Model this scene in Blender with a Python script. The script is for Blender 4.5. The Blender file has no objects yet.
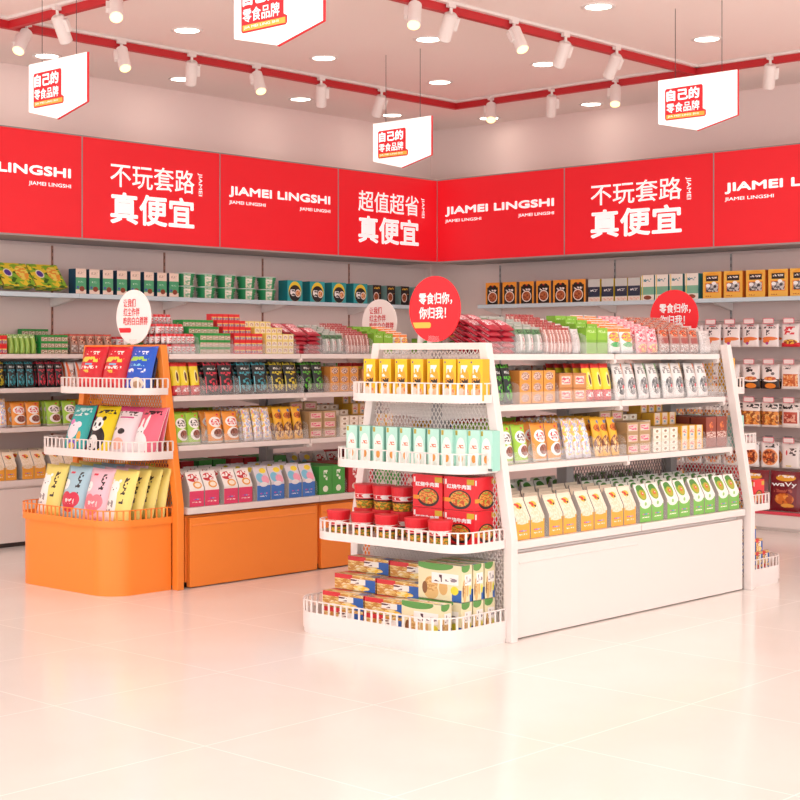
import bpy, math, random
from math import sin, cos, pi, radians
from mathutils import Vector, Matrix
random.seed(4)
sc = bpy.context.scene
COL = sc.collection
# ---------------------------------------------------------------- camera data
F, CX, HZ, YAW, EYE = 1534.0, 313.0, 354.0, .797, 1.25
ca, sa = cos(YAW), sin(YAW)
def XL(px, Y):            # X where the sight line of column px meets a plane y = Y
    t = (px-CX)/F; return Y*(ca*t+sa)/(ca-sa*t)
def YR(px, X):            # Y where it meets a plane x = X
    t = (px-CX)/F; return X*(ca-sa*t)/(ca*t+sa)
CEIL = 3.22
WY, WX = 8.75, 10.45      # inner faces of left and right wall
# ---------------------------------------------------------------- materials
def lin(h):
    h = h.lstrip('#'); o = []
    if len(h) == 3: h = ''.join(c*2 for c in h)
    for i in (0, 2, 4):
        v = int(h[i:i+2], 16)/255; o.append(v/12.92 if v <= .04045 else ((v+.055)/1.055)**2.4)
    return (*o, 1)
MATS = {}
def mat(name, col, rough=.5, metal=0, emit=0, alpha=1, spec=.5, coat=0):
    if name in MATS: return MATS[name]
    m = bpy.data.materials.new(name); m.use_nodes = True
    b = m.node_tree.nodes['Principled BSDF']
    b.inputs['Base Color'].default_value = lin(col); b.inputs['Roughness'].default_value = rough
    b.inputs['Metallic'].default_value = metal; b.inputs['Alpha'].default_value = alpha
    b.inputs['Specular IOR Level'].default_value = spec
    b.inputs['Coat Weight'].default_value = coat
    if emit:
        b.inputs['Emission Color'].default_value = lin(col); b.inputs['Emission Strength'].default_value = emit
    MATS[name] = m; return m
class NB:
    def __init__(s, m):
        s.t = m.node_tree; s.n = s.t.nodes; s.l = s.t.links
    def vm(s, op, a, b=None):
        n = s.n.new('ShaderNodeVectorMath'); n.operation = op; s.l.new(a, n.inputs[0])
        if b is not None: n.inputs[1].default_value = b
        return n.outputs['Value'] if op == 'LENGTH' else n.outputs[0]
    def mt(s, op, a, b=None):
        n = s.n.new('ShaderNodeMath'); n.operation = op; s.l.new(a, n.inputs[0])
        if b is not None:
            if isinstance(b, (int, float)): n.inputs[1].default_value = b
            else: s.l.new(b, n.inputs[1])
        return n.outputs[0]
    def mask(s, uv, sh, cx, cy, w, h):
        v = s.vm('SUBTRACT', uv, (cx, cy, 0)); v = s.vm('MULTIPLY', v, (2/w, 2/h, 0))
        if sh == 'e': return s.mt('LESS_THAN', s.vm('LENGTH', v), 1.0)
        v = s.vm('ABSOLUTE', v); x = s.n.new('ShaderNodeSeparateXYZ'); s.l.new(v, x.inputs[0])
        return s.mt('LESS_THAN', s.mt('MAXIMUM', x.outputs[0], x.outputs[1]), 1.0)
    def noise(s, uv, sx, sy, off=0):
        v = s.vm('MULTIPLY', uv, (sx, sy, 1)); v = s.vm('ADD', v, (off, off*1.7, 0))
        n = s.n.new('ShaderNodeTexNoise'); n.inputs['Scale'].default_value = 1; n.inputs['Detail'].default_value = 1.5
        s.l.new(v, n.inputs['Vector']); return n.outputs['Fac']
    def mix(s, f, a, b):
        n = s.n.new('ShaderNodeMix'); n.data_type = 'RGBA'
        if f is None: n.inputs[0].default_value = .5
        else: s.l.new(f, n.inputs[0])
        for k, c in ((6, a), (7, b)):
            if isinstance(c, str): n.inputs[k].default_value = lin(c)
            else: s.l.new(c, n.inputs[k])
        return n.outputs[2]
def art(name, base, layers, rough=.32, alpha=1):
    """printed package face: layers over a base colour in UV space.
    ('r'|'e', cx, cy, w, h, col) flat rectangle / ellipse; ('n'.., cols, scale) mottled food picture;
    ('s', cx, cy, w, h, col, sx, sy) small print marks; ('g', c0, c1, y0, y1) printed two-tone blend"""
    if name in MATS: return MATS[name]
    m = mat(name, base, rough, alpha=alpha); N = NB(m)
    tc = N.n.new('ShaderNodeTexCoord'); uv = tc.outputs['UV']; cur = base; k = 0
    for L in layers:
        k += 1
        if L[0] in 're': cur = N.mix(N.mask(uv, *L[:5]), cur, L[5])
        elif L[0] in ('nr', 'ne'):
            _, cx, cy, w, h, cols, scl = L
            nz = N.noise(uv, scl, scl*1.4, k)
            c = N.mix(N.mt('GREATER_THAN', nz, .5), cols[0], cols[1])
            if len(cols) > 2:
                c = N.mix(N.mt('GREATER_THAN', N.noise(uv, scl*1.3, scl*1.6, k+7), .58), c, cols[2])
            cur = N.mix(N.mask(uv, L[0][1], cx, cy, w, h), cur, c)
        elif L[0] == 's':
            _, cx, cy, w, h, col, sx, sy = L
            f = N.mt('MULTIPLY', N.mask(uv, 'r', cx, cy, w, h), N.mt('GREATER_THAN', N.noise(uv, sx, sy, k), .5))
            cur = N.mix(f, cur, col)
    if not isinstance(cur, str):
        N.l.new(cur, N.n['Principled BSDF'].inputs['Base Color'])
    return m
def ceil_mat():
    return mat('ceiling_paint', '#fcebe5', .9)
M_white = mat('white_enamel', '#efe3de', .38)
M_wpanel = mat('white_panel', '#efe2dc', .42)
M_orange = mat('orange_enamel', '#ff9036', .38)
M_wall = mat('wall_paint', '#f8e2dc', .85)
M_backp = mat('shelf_back_panel', '#ecd6d0', .7)
M_gap = mat('dark_gap', '#4a3f3e', .7)
M_mesh = mat('mesh_metal', '#e9e1de', .4)
M_meshg = mat('mesh_metal_grey', '#8d8280', .4, .3)
M_blue = mat('blue_grey_shelf', '#c9dbe3', .4)
M_steel = mat('grey_post', '#aea7a6', .45)
M_acr = mat('clear_acrylic', '#ffffff', .12, alpha=.11)
M_red = mat('track_red', '#c21f26', .5)
M_sign = mat('backlit_red_sign', '#ee1b29', .45, emit=.14)
M_signw = mat('glowing_white_letters', '#ffffff', .5, emit=.3)  # backlit on the wall panels; on hanging boards the glow is only added brightness
M_txtw = mat('white_print', '#ffffff', .5)
M_txtr = mat('red_print', '#e8202c', .5)
M_txtk = mat('black_print', '#1c1817', .5)
M_yel = mat('yellow_print', '#f8bf4e', .5)
M_lamp = mat('lamp_glow', '#fff6e6', .5, emit=9)
M_lampw = mat('warm_lamp_glow', '#ffdc94', .5, emit=1.8)
M_soffit = mat('grey_soffit', '#a39a98', .6)
M_copper = mat('copper_upright', '#b27f6c', .5, .3)
# ---------------------------------------------------------------- mesh builder
class MB:
    def __init__(s): s.v = []; s.f = []; s.m = []; s.uv = []
    def face(s, pts, mi=0, uv=None):
        b = len(s.v); s.v += [tuple(p) for p in pts]; s.f.append(list(range(b, b+len(pts)))); s.m.append(mi)
        s.uv += uv if uv else [(.5, .02)]*len(pts)
    def box(s, x0, x1, y0, y1, z0, z1, mi=0, front=None, M=None):
        P = [Vector(p) for p in ((x0,y0,z0),(x1,y0,z0),(x1,y1,z0),(x0,y1,z0),(x0,y0,z1),(x1,y0,z1),(x1,y1,z1),(x0,y1,z1))]
        if M is not None: P = [M @ p for p in P]
        U = [(0,0),(1,0),(1,1),(0,1)]
        for k, q in enumerate(((0,1,5,4),(1,2,6,5),(2,3,7,6),(3,0,4,7),(4,5,6,7),(3,2,1,0))):
            fm = front if (front is not None and k == 0) else mi
            s.face([P[i] for i in q], fm, U)
    def prism(s, poly, axis, a, b, mi=0):
        """poly: 2-D points; axis 'x': (y,z) extruded in x, 'y': (x,z), 'z': (x,y)"""
        def P(p, t): return {'x': (t, p[0], p[1]), 'y': (p[0], t, p[1]), 'z': (p[0], p[1], t)}[axis]
        n = len(poly)
        s.face([P(p, a) for p in reversed(poly)], mi); s.face([P(p, b) for p in poly], mi)
        for i in range(n):
            p, q = poly[i], poly[(i+1) % n]
            s.face([P(p, a), P(q, a), P(q, b), P(p, b)], mi)
    def bar(s, p, q, r, n=8, r2=None, mi=0, mi_end=None):
        p, q = Vector(p), Vector(q); d = (q-p).normalized()
        u = d.cross(Vector((0, 0, 1)) if abs(d.z) < .9 else Vector((1, 0, 0))).normalized(); w = d.cross(u)
        r2 = r if r2 is None else r2
        A = [p+(u*cos(2*pi*i/n)+w*sin(2*pi*i/n))*r for i in range(n)]
        B = [q+(u*cos(2*pi*i/n)+w*sin(2*pi*i/n))*r2 for i in range(n)]
        for i in range(n): s.face([A[i], A[(i+1) % n], B[(i+1) % n], B[i]], mi)
        s.face(A[::-1], mi); s.face(B, mi if mi_end is None else mi_end)
    def flat(s, p, q, w, t, nrm):
        """flat strip from p to q, width w in its plane, thickness t along nrm"""
        p, q, nrm = Vector(p), Vector(q), Vector(nrm); d = (q-p).normalized(); u = d.cross(nrm)*w/2; k = nrm*t/2
        P = [p-u-k, p+u-k, p+u+k, p-u+k, q-u-k, q+u-k, q+u+k, q-u+k]
        for qd in ((0,1,2,3),(7,6,5,4),(0,4,5,1),(1,5,6,2),(2,6,7,3),(3,7,4,0)): s.face([P[i] for i in qd])
    def mesh(s, name, mats, merge=True, smooth=False):
        me = bpy.data.meshes.new(name); me.from_pydata(s.v, [], s.f)
        for m in (mats if isinstance(mats, (list, tuple)) else [mats]): me.materials.append(m)
        me.polygons.foreach_set('material_index', s.m)
        u = me.uv_layers.new(name='UVMap')
        u.data.foreach_set('uv', [c for p in s.uv for c in p])
        if merge:
            import bmesh
            bm = bmesh.new(); bm.from_mesh(me); bmesh.ops.remove_doubles(bm, verts=bm.verts, dist=1e-5)
            bmesh.ops.recalc_face_normals(bm, faces=bm.faces); bm.to_mesh(me); bm.free()
        if smooth:
            me.polygons.foreach_set('use_smooth', [True]*len(me.polygons))
        me.update(); return me
    def obj(s, name, mats, parent=None, **k):
        return link(name, s.mesh(name, mats, **k), parent)
def link(name, data, parent=None):
    o = bpy.data.objects.new(name, data); COL.objects.link(o)
    if parent: o.parent = parent
    return o
def tag(o, label, cat, group=None):
    o['label'] = label; o['category'] = cat
    if group: o['group'] = group
    return o
def thing(name, label, cat, loc=(0,0,0), rz=0, group=None):
    o = link(name, None); o.location = loc; o.rotation_euler = (0, 0, rz); o.empty_display_size = .05
    return tag(o, label, cat, group)
def struct(o): o['kind'] = 'structure'; return o
def bevel(o, w=.004, n=2):
    m = o.modifiers.new('b', 'BEVEL'); m.width = w; m.segments = n; m.limit_method = 'ANGLE'; return o
ORD = ['first','second','third','fourth','fifth','sixth','seventh','eighth','ninth','tenth','eleventh','twelfth','thirteenth','fourteenth','fifteenth','sixteenth']
# ---------------------------------------------------------------- lettering
TXT = {}
def text_pts(body, offset=0., rot=False):
    k = (body, offset, rot)
    if k not in TXT:
        c = bpy.data.curves.new('t', 'FONT'); c.body = body; c.offset = offset; c.resolution_u = 3
        o = bpy.data.objects.new('t', c); COL.objects.link(o)
        dg = bpy.context.evaluated_depsgraph_get(); me = bpy.data.meshes.new_from_object(o.evaluated_get(dg))
        bpy.data.objects.remove(o)
        v = [(p.co.x, p.co.y) for p in me.vertices]; f = [tuple(p.vertices) for p in me.polygons]
        if rot: v = [(b, -a) for a, b in v]
        x0 = min(p[0] for p in v); x1 = max(p[0] for p in v); y0 = min(p[1] for p in v); y1 = max(p[1] for p in v)
        TXT[k] = ([((a-x0)/(x1-x0), (b-y0)/(y1-y0)) for a, b in v], f)
        bpy.data.meshes.remove(me)
    return TXT[k]
def add_text(mb, body, x0, x1, z0, z1, y, mi=0, offset=0., rot=False, M=None, shear=0.):
    """letters lying in the plane y (facing -y), fitted to the box; offset thickens the strokes (share of box height)"""
    v, f = text_pts(body, 0, rot); h = min(z1-z0, x1-x0); r = offset*h
    sh = [(0, 0)] if r == 0 else [(r*cos(2*pi*k/8), r*sin(2*pi*k/8)) for k in range(8)]+[(0, 0)]
    for n, (dx, dz) in enumerate(sh):
        for q in f:
            P = [Vector((x0+r+(x1-x0-2*r)*v[i][0]+dx, y-n*.00012, z0+r+(z1-z0-2*r)*v[i][1]+dz+shear*v[i][0])) for i in q]
            if M is not None: P = [M @ p for p in P]
            mb.face(P, mi)
def letters(t, m, *a, **k):
    mb = MB(); add_text(mb, *a, **k); return mb.obj('lettering', m, t, merge=False)
# ================================================================ ROOM
X0, X1, Y0 = -1.5, WX, -3.0
def floor_mat():
    m = mat('floor_tiles', '#f3ebe6', .16, spec=.42); N = NB(m)
    tc = N.n.new('ShaderNodeTexCoord'); mp = N.vm('MULTIPLY', tc.outputs['Object'], (1/.802, 1/.802, 0))
    mp = N.vm('ADD', mp, OFF)
    fr = N.vm('FRACTION', mp); fr = N.vm('SUBTRACT', fr, (.5, .5, 0)); fr = N.vm('ABSOLUTE', fr)
    x = N.n.new('ShaderNodeSeparateXYZ'); N.l.new(fr, x.inputs[0])
    j = N.mt('GREATER_THAN', N.mt('MAXIMUM', x.outputs[0], x.outputs[1]), .4965)
    ns = N.n.new('ShaderNodeTexNoise'); ns.inputs['Scale'].default_value = 2.2; ns.inputs['Detail'].default_value = 6
    N.l.new(tc.outputs['Object'], ns.inputs['Vector'])
    c = N.mix(ns.outputs['Fac'], '#e6dcd4', '#efe8e2')
    c = N.mix(j, c, '#fcf6ef')
    N.l.new(c, N.n['Principled BSDF'].inputs['Base Color'])
    return m
# joints: world u = .65ish offsets recovered from the photograph (see the grid fit)
OFF = ((-3.2575/.802) % 1, (-5.269/.802) % 1, 0)
mb = MB(); mb.box(X0, X1+.2, Y0, WY+.2, -.1, 0); struct(mb.obj('floor', floor_mat()))
mb = MB(); mb.box(X0, X1+.2, Y0, WY+.2, CEIL, CEIL+.1); struct(mb.obj('ceiling', ceil_mat()))
mb = MB(); mb.box(X0, X1+.2, WY, WY+.15, 0, CEIL); struct(mb.obj('wall_left', M_wall))
mb = MB(); mb.box(X1, X1+.15, Y0, WY, 0, CEIL); struct(mb.obj('wall_right', M_wall))
# ---------------------------------------------------------------- banner light boxes
BZ0, BZ1, BD = 2.02, 2.723, .42
def banner(i, side, a, b, kind, label):
    """a..b along the wall (local x), front face at local y=0"""
    w = b-a
    if side == 'L': t = thing('sign_panel', label, 'sign', (a, WY-BD, BZ0), 0, 'red light box panels along the walls')
    else: t = thing('sign_panel', label, 'sign', (WX-BD, -a, BZ0), -pi/2, 'red light box panels along the walls')
    h = BZ1-BZ0; g = .004
    mb = MB(); mb.box(g, w-g, 0, .05, .012, h-.008); mb.obj('sign_face', M_sign, t)
    mb = MB(); mb.box(g, w-g, .05, BD-.002, .012, h-.008); mb.obj('light_box', M_soffit, t)
    mb = MB(); mb.box(0, w, -.006, BD-.002, 0, .012); mb.box(0, w, -.004, .04, h-.008, h)
    mb.box(0, g, -.003, .05, 0, h); mb.box(w-g, w, -.003, .05, 0, h); mb.obj('trim_frame', M_soffit, t)
    y = -.004
    if kind == 'logo':
        u = lambda q: w*q
        letters(t, M_signw, 'JIAMEI LINGSHI', u(.07), u(.925), .385, .468, y, offset=.05)
        letters(t, M_signw, 'JIAMEI LINGSHI', u(.07), u(.365), .33, .362, y, offset=.02)
        letters(t, M_signw, 'JIAMEI LINGSHI', u(.655), u(.925), .33, .362, y, offset=.02)
    else:
        letters(t, M_signw, kind[0], w*.19, w*.80, .378, .545, y, offset=.008)
        letters(t, M_signw, kind[1], w*.19, w*.80, .125, .345, y, offset=.028)
        letters(t, M_signw, 'JIAMEI', w*.825, w*.86, .37, .535, y, offset=.012, rot=True)
LOGO = 'logo'; A1 = ('不玩套路', '真便宜'); A2 = ('超值超省', '真便宜')
bl = [5.04, 6.30, 7.55, 8.81, 10.03]
banner(0, 'L', bl[0], bl[1], LOGO, 'red backlit panel reading JIAMEI LINGSHI cut off by left photo edge')
banner(1, 'L', bl[1], bl[2], A1, 'red backlit panel on left wall reading 不玩套路 真便宜')
banner(2, 'L', bl[2], bl[3], LOGO, 'red JIAMEI LINGSHI panel on left wall between the two slogan panels')
banner(3, 'L', bl[3], bl[4], A2, 'red backlit panel reading 超值超省 真便宜 beside the room corner')
br = [-8.33, -7.03, -5.72, -4.42]
banner(4, 'R', br[0], br[1], LOGO, 'red JIAMEI LINGSHI panel on right wall beside the room corner')
banner(5, 'R', br[1], br[2], A1, 'red backlit panel on right wall reading 不玩套路 真便宜')
banner(6, 'R', br[2], br[3], LOGO, 'red JIAMEI LINGSHI panel at the right photo edge')
# ---------------------------------------------------------------- ceiling lights
def rgb(h): return lin(h)[:3]
dl_px = {(7.35, 4.92): 'above the end of the white gondola', (8.58, 4.94): 'at the upper right of the photo', (7.37, 6.19): 'between the tracks, top centre',
 (8.55, 6.16): 'between the tracks beyond the white gondola', (10.18, 6.88): 'near right wall, right one of the two', (10.19, 7.9): 'near right wall, just right of the room corner',
 (6.14, 7.07): 'between the tracks at upper left', (7.35, 7.08): 'between the tracks right of the hanging centre sign', (8.59, 7.11): 'just right of the back hanging sign',
 (6.02, 8.34): 'near left wall, leftmost of four', (7.2, 8.35): 'near left wall, second from left', (8.41, 8.35): 'near left wall, third from left', (9.5, 8.37): 'near left wall, closest to the corner'}
def disc(mb, x, y, z, r, n=24, mi=0, up=False):
    P = [(x+r*cos(2*pi*i/n), y+r*sin(2*pi*i/n), z) for i in range(n)]
    mb.face(P if up else P[::-1], mi)
mb = MB()
ring = MB(); n = 28
prof = [(.098, 0), (.098, -.004), (.088, -.008), (.074, -.004), (.072, 0)]
for i in range(n):
    a, b = 2*pi*i/n, 2*pi*(i+1)/n
    for (r, z), (r2, z2) in zip(prof, prof[1:]):
        ring.face([(r*cos(a), r*sin(a), z), (r*cos(b), r*sin(b), z), (r2*cos(b), r2*sin(b), z2), (r2*cos(a), r2*sin(a), z2)])
ring_me = ring.mesh('trim_ring', M_white, smooth=True)
dmb = MB(); disc(dmb, 0, 0, -.003, .073); diff_me = dmb.mesh('diffuser', M_lamp)
def downlight(x, y, label, power=9.):
    if label:
        t = thing('recessed_downlight', label, 'ceiling light', (x, y, CEIL), 0, 'recessed ceiling downlights')
        link('trim_ring', ring_me, t); link('diffuser', diff_me, t)
    L = bpy.data.lights.new('downlight_lamp', 'SPOT'); L.energy = power; L.color = (1, .985, .965); L.shadow_soft_size = .07
    L.spot_size = radians(90 if (x > 9.4 or y > 8.2) else 125); L.spot_blend = 1
    o = link('downlight_lamp', L); o.location = (x, y, CEIL-.02); return o
PW = 13
for (x, y), w in dl_px.items(): downlight(x, y, 'round white recessed downlight ' + w, PW*(.35 if x > 9.9 else .7 if y > 8.2 else 1))
for x in (1.3, 2.5, 3.7, 4.9, 6.13, 7.36, 8.58, 9.7):       # the same grid carries on over the rest of the shop
    for y in (3.7, 2.5, 1.2, -.1):
        if (x, y) not in dl_px: downlight(x, y, None, PW)
for x, y in ((4.9, 4.93), (4.9, 6.18), (4.9, 7.08), (6.13, 4.93), (3.7, 4.93), (3.7, 6.2)): downlight(x, y, None, PW)
# ---------------------------------------------------------------- track rail
def track(label, p, q, nside):
    (x0, y0), (x1, y1) = p, q
    t = thing('track_rail', label, 'lighting track', (x0, y0, CEIL))
    dx, dy = x1-x0, y1-y0; mb = MB(); m2 = MB(); w = .02
    if abs(dx) > abs(dy):
        mb.box(-w, dx+w, -w, w, -.062, -.001); m2.box(-w, dx+w, -w-.03, -w, -.018, -.001)
    else:
        a, b = sorted((0, dy)); mb.box(-w, w, a+w, b-w, -.062, -.001); m2.box(-w-.03, -w, a+w, b-w-.03, -.018, -.001)
    mb.obj('red_fascia', M_red, t); m2.obj('white_channel', M_white, t)
track('long red and white track rail running along the left wall', (4.3, 7.57), (9.34, 7.57), 0)
track('red and white track rail nearer the camera, crossing top centre', (5.2, 5.47), (9.34, 5.47), 0)
track('red and white track rail running along the right wall', (9.34, 3.6), (9.34, 7.57), 1)
track('short red and white track rail at top left', (5.2, 5.47), (5.2, 7.57), 1)
def spotlight(x, y, dirv, lit, label):
    t = thing('track_spotlight', label, 'spotlight', (x, y, CEIL-.018), 0, 'white track spotlights')
    d = Vector(dirv).normalized()
    mb = MB(); mb.box(-.03, .03, -.012, .012, -.02, 0) ; mb.bar((0, 0, -.02), (0, 0, -.05), .009); mb.obj('adapter', M_white, t)
    c = Vector((0, 0, -.055)); e = c+d*.155
    mb = MB(); mb.bar(c-d*.004, c+d*.004, .03, 20, .037); mb.bar(c+d*.004, e, .038, 20, .038); mb.bar(e, e+d*.004, .038, 20, .035)
    mb.obj('lamp_body', M_white, t)
    s = d.cross(Vector((0, 0, 1))).normalized(); q = c+d*.06+s*.042
    mb = MB(); u = s.cross(d)
    Mx = Matrix((( *s, 0), (*u, 0), (*d, 0), (0, 0, 0, 1))).transposed(); Mx.translation = q
    mb.box(-.012, .014, -.014, .014, -.04, .035, M=Mx); mb.obj('driver_box', M_white, t)
    mb = MB(); mb.bar(e+d*.004, e+d*.0055, .033, 20, .033); mb.obj('lens', M_lampw if lit else M_soffit, t)
R = Vector((ca, -sa, 0)); Fw = Vector((sa, ca, 0)); U = Vector((0, 0, 1))
def dv(dx, dz, f): return R*dx + U*dz + Fw*f
ys, yn = 7.53, 5.43
SP = [(5.29, ys, dv(-.25, -1, -.7), 1, 'glowing track spotlight, leftmost in the photo'), (6.0, ys, dv(.25, -1, -.6), 1, 'glowing spotlight on left wall track, right of the leftmost hanging sign'),
 (6.58, ys, dv(-.1, -1, .7), 0, 'unlit looking track spotlight above the left slogan panel'), (7.16, ys, dv(.25, -1, -.6), 1, 'glowing spotlight on left wall track above the centre logo panel'),
 (7.79, ys, dv(.0, -1, .7), 0, 'spotlight turned to the wall, left of the pair near the back hanging sign'), (8.43, ys, dv(-.3, -1, .6), 0, 'spotlight turned to the wall directly over the back hanging sign'),
 (5.16, 6.52, dv(.1, -.8, -.8), 1, 'spotlight cut by the top photo edge left of the centre sign'), (5.16, 7.05, dv(.3, -1, .7), 0, 'white spotlight on the short top left track turned away'),
 (6.35, yn, dv(-.1, -1, -.7), 1, 'glowing spotlight at the top edge right of the centre sign'), (6.66, yn, dv(-.25, -1, .7), 0, 'turned away spotlight, first on the near track in full view'),
 (7.24, yn, dv(.3, -1, -.6), 1, 'glowing spotlight on the near track at top centre right'), (7.76, yn, dv(-.25, -1, .7), 0, 'turned away spotlight in the middle of the near track'),
 (8.32, yn, dv(-.3, -1, .8), 0, 'turned away spotlight at far end of near track'), (9.3, 7.19, dv(-.1, -1, -.7), 1, 'glowing spotlight on right wall track beside the room corner'),
 (9.3, 6.63, dv(.05, -1, .7), 0, 'turned away spotlight on right wall track, second from the corner'), (9.3, 6.08, dv(-.15, -1, -.6), 1, 'glowing spotlight on right wall track, third from the corner'),
 (9.3, 4.89, dv(.1, -1, .6), 0, 'rightmost spotlight above the right hanging sign')]
for a in SP: spotlight(*a)
# ---------------------------------------------------------------- hanging signs
def hanging_sign(x, y, label, zt=2.775):
    W, H, P = .5, .25, .30
    t = thing('hanging_sign', label, 'hanging sign', (x, y, zt), -pi/2, 'white pointed signs hung from the ceiling')
    mb = MB(); poly = [(-W/2, 0), (-W/2, -H), (0, -P-.01), (W/2, -H), (W/2, 0)]
    mb.prism(poly, 'y', 0, .012); mb.obj('sign_board', MATS.get('sign_white') or mat('sign_white', '#fff6f2', .5, emit=.35), t)  # plain board brightened by a glow of its own, no lamp inside
    mb = MB(); o = .012
    # red plate behind the slogan
    mb.prism([(-.205, -.225), (-.198, -.235), (.048, -.235), (.056, -.226), (.056, -.20), (.036, -.19), (.036, -.062), (.028, -.053), (-.196, -.055), (-.205, -.064)], 'y', -.002, 0)
    mb.obj('slogan_plate', M_txtr, t)
    mb = MB(); mb.box(-.195, .048, -.004, -.002, -.228, -.205); mb.obj('yellow_strip', M_yel, t)
    mb = MB()
    letters(t, M_signw, '自己的', -.193, .018, -.130, -.063, -.0055, offset=.04)
    letters(t, M_signw, '零食品牌', -.193, .018, -.196, -.140, -.0055, offset=.01)
    letters(t, M_signw, 'JIA MEI LING SHI', -.185, .012, -.223, -.210, -.0055, offset=.0)
    mb = MB(); mb.prism([(W/2, 0), (W/2+.004, 0), (W/2+.004, -H-.002), (0, -P-.014), (0, -P-.01), (W/2, -H)], 'y', 0, .012); mb.obj('red_edge', M_txtr, t)
    for s in (-.145, .15):
        mb = MB(); mb.bar((s, .01, -.004), (s, .01, CEIL-zt-.001), .0018, 6); mb.obj('wire', M_gap, t)
hanging_sign(4.74, 6.477, 'leftmost white hanging sign with red 自己的 零食品牌 logo')
hanging_sign(7.55, 6.57, 'hanging sign in front of the 超值超省 panel near the corner')
hanging_sign(7.69, 4.49, 'rightmost white hanging sign, over the far end of the white gondola', 2.82)
hanging_sign(4.22, 4.32, 'nearest hanging sign cut off by the top photo edge')
# ================================================================ PACKAGE SHAPES (front faces -y, origin bottom centre)
def sh_pouch(w, h, d, mats, crimp=.06, flat=.35):
    mb = MB(); nx, nz = 8, 10
    def P(i, j, s):
        u, v = i/nx, j/nz
        if j == 0: vv = 0
        t = d/2*(max(0, sin(pi*min(1, max(0, (v-.0)/(1-crimp)*.93+.07 if flat else v))))**.55)*(max(0, sin(pi*u))**.45)
        if v > 1-crimp: t = 0
        t = max(t, .0012)
        wv = w*(1-.05*sin(pi*v))
        z = h*v - (.012*h*sin(pi*u) if j == nz else 0)
        return (-wv/2+wv*u, -t if s else t, z)
    for s in (1, 0):
        for i in range(nx):
            for j in range(nz):
                q = [(i, j), (i+1, j), (i+1, j+1), (i, j+1)]
                if not s: q = q[::-1]
                mb.face([P(a, b, s) for a, b in q], 0, [((a/nx) if s else 1-a/nx, b/nz) for a, b in q])
    for i in range(nx):
        mb.face([P(i, 0, 0), P(i+1, 0, 0), P(i+1, 0, 1), P(i, 0, 1)], 0); mb.face([P(i, nz, 1), P(i+1, nz, 1), P(i+1, nz, 0), P(i, nz, 0)], 0)
    for j in range(nz):
        mb.face([P(0, j, 0), P(0, j, 1), P(0, j+1, 1), P(0, j+1, 0)], 0); mb.face([P(nx, j, 1), P(nx, j, 0), P(nx, j+1, 0), P(nx, j+1, 1)], 0)
    return mb
def sh_box(w, h, d, mats):
    mb = MB(); e = min(w, h, d)*.03
    mb.box(-w/2, w/2, -d/2, d/2, 0, h, 1, 0); return mb
def sh_box2(w, h, d, mats):      # art on all four sides
    mb = MB(); mb.box(-w/2, w/2, -d/2, d/2, 0, h, 0, 0)
    return mb
def sh_carton(w, h, d, mats):    # bag-carton: straight lower half, top slanting back to a crimp
    mb = MB(); pr = [(-d/2, 0), (-d/2, h*.52), (-d*.05, h*.94), (-d*.05, h), (d*.03, h), (d*.03, h*.94), (d/2, h*.52), (d/2, 0)]
    L = [0]
    for a, b in zip(pr, pr[1:]): L.append(L[-1]+math.hypot(b[0]-a[0], b[1]-a[1]))
    T = L[3]
    x0, x1 = -w/2, w/2
    for k, (a, b) in enumerate(zip(pr, pr[1:])):
        if k < 3: u0, u1 = L[k]/T, L[k+1]/T
        elif k == 3: u0 = u1 = 1
        else: u0, u1 = (L[7]-L[k])/T, (L[7]-L[k+1])/T
        A, B = (0, 1) if k < 3 else (1, 0)
        mb.face([(x0, a[0], a[1]), (x1, a[0], a[1]), (x1, b[0], b[1]), (x0, b[0], b[1])], 0, [(A, u0), (B, u0), (B, u1), (A, u1)])
    mb.face([(x1, p[0], p[1]) for p in pr], 1); mb.face([(x0, p[0], p[1]) for p in pr[::-1]], 1)
    mb.face([(x0, -d/2, 0), (x0, d/2, 0), (x1, d/2, 0), (x1, -d/2, 0)], 1)
    return mb
def sh_cup(w, h, d, mats, n=24):
    mb = MB(); r0, r1 = w*.38, w*.5
    pr = [(r0, 0, 0), (r1*.985, h*.93, 1), (r1, h*.93, 1), (r1, h*.97, 1), (r1*.97, h, 1)]
    for i in range(n):
        a, b = 2*pi*i/n-pi/2, 2*pi*(i+1)/n-pi/2
        for k, (p, q) in enumerate(zip(pr, pr[1:])):
            ua, ub = (i/n*2) % 1, (i/n*2) % 1+2/n
            mb.face([(p[0]*cos(a), p[0]*sin(a), p[1]), (p[0]*cos(b), p[0]*sin(b), p[1]), (q[0]*cos(b), q[0]*sin(b), q[1]), (q[0]*cos(a), q[0]*sin(a), q[1])],
                    0 if k == 0 else 1, [(ua, 0), (ub, 0), (ub, 1), (ua, 1)])
    disc(mb, 0, 0, h, r1*.97, n, 1, True); disc(mb, 0, 0, 0, r0, n, 1)
    return mb
def sh_tray(w, h, d, mats):      # shallow flared tray with a printed film lid
    mb = MB(); k = .82
    B = [(-w/2*k, -d/2*k, 0), (w/2*k, -d/2*k, 0), (w/2*k, d/2*k, 0), (-w/2*k, d/2*k, 0)]
    T = [(-w/2, -d/2, h), (w/2, -d/2, h), (w/2, d/2, h), (-w/2, d/2, h)]
    T2 = [(x*1.04, y*1.04, h+.003) for x, y, z in T]
    for i in range(4):
        j = (i+1) % 4; U = [(0, 0), (1, 0), (1, .45), (0, .45)]
        mb.face([B[i], B[j], T[j], T[i]], 0, U); mb.face([T[i], T[j], T2[j], T2[i]], 1)
    mb.face(T2, 0, [(0, 0), (1, 0), (1, 1), (0, 1)]); mb.face(B[::-1], 1); return mb
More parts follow.
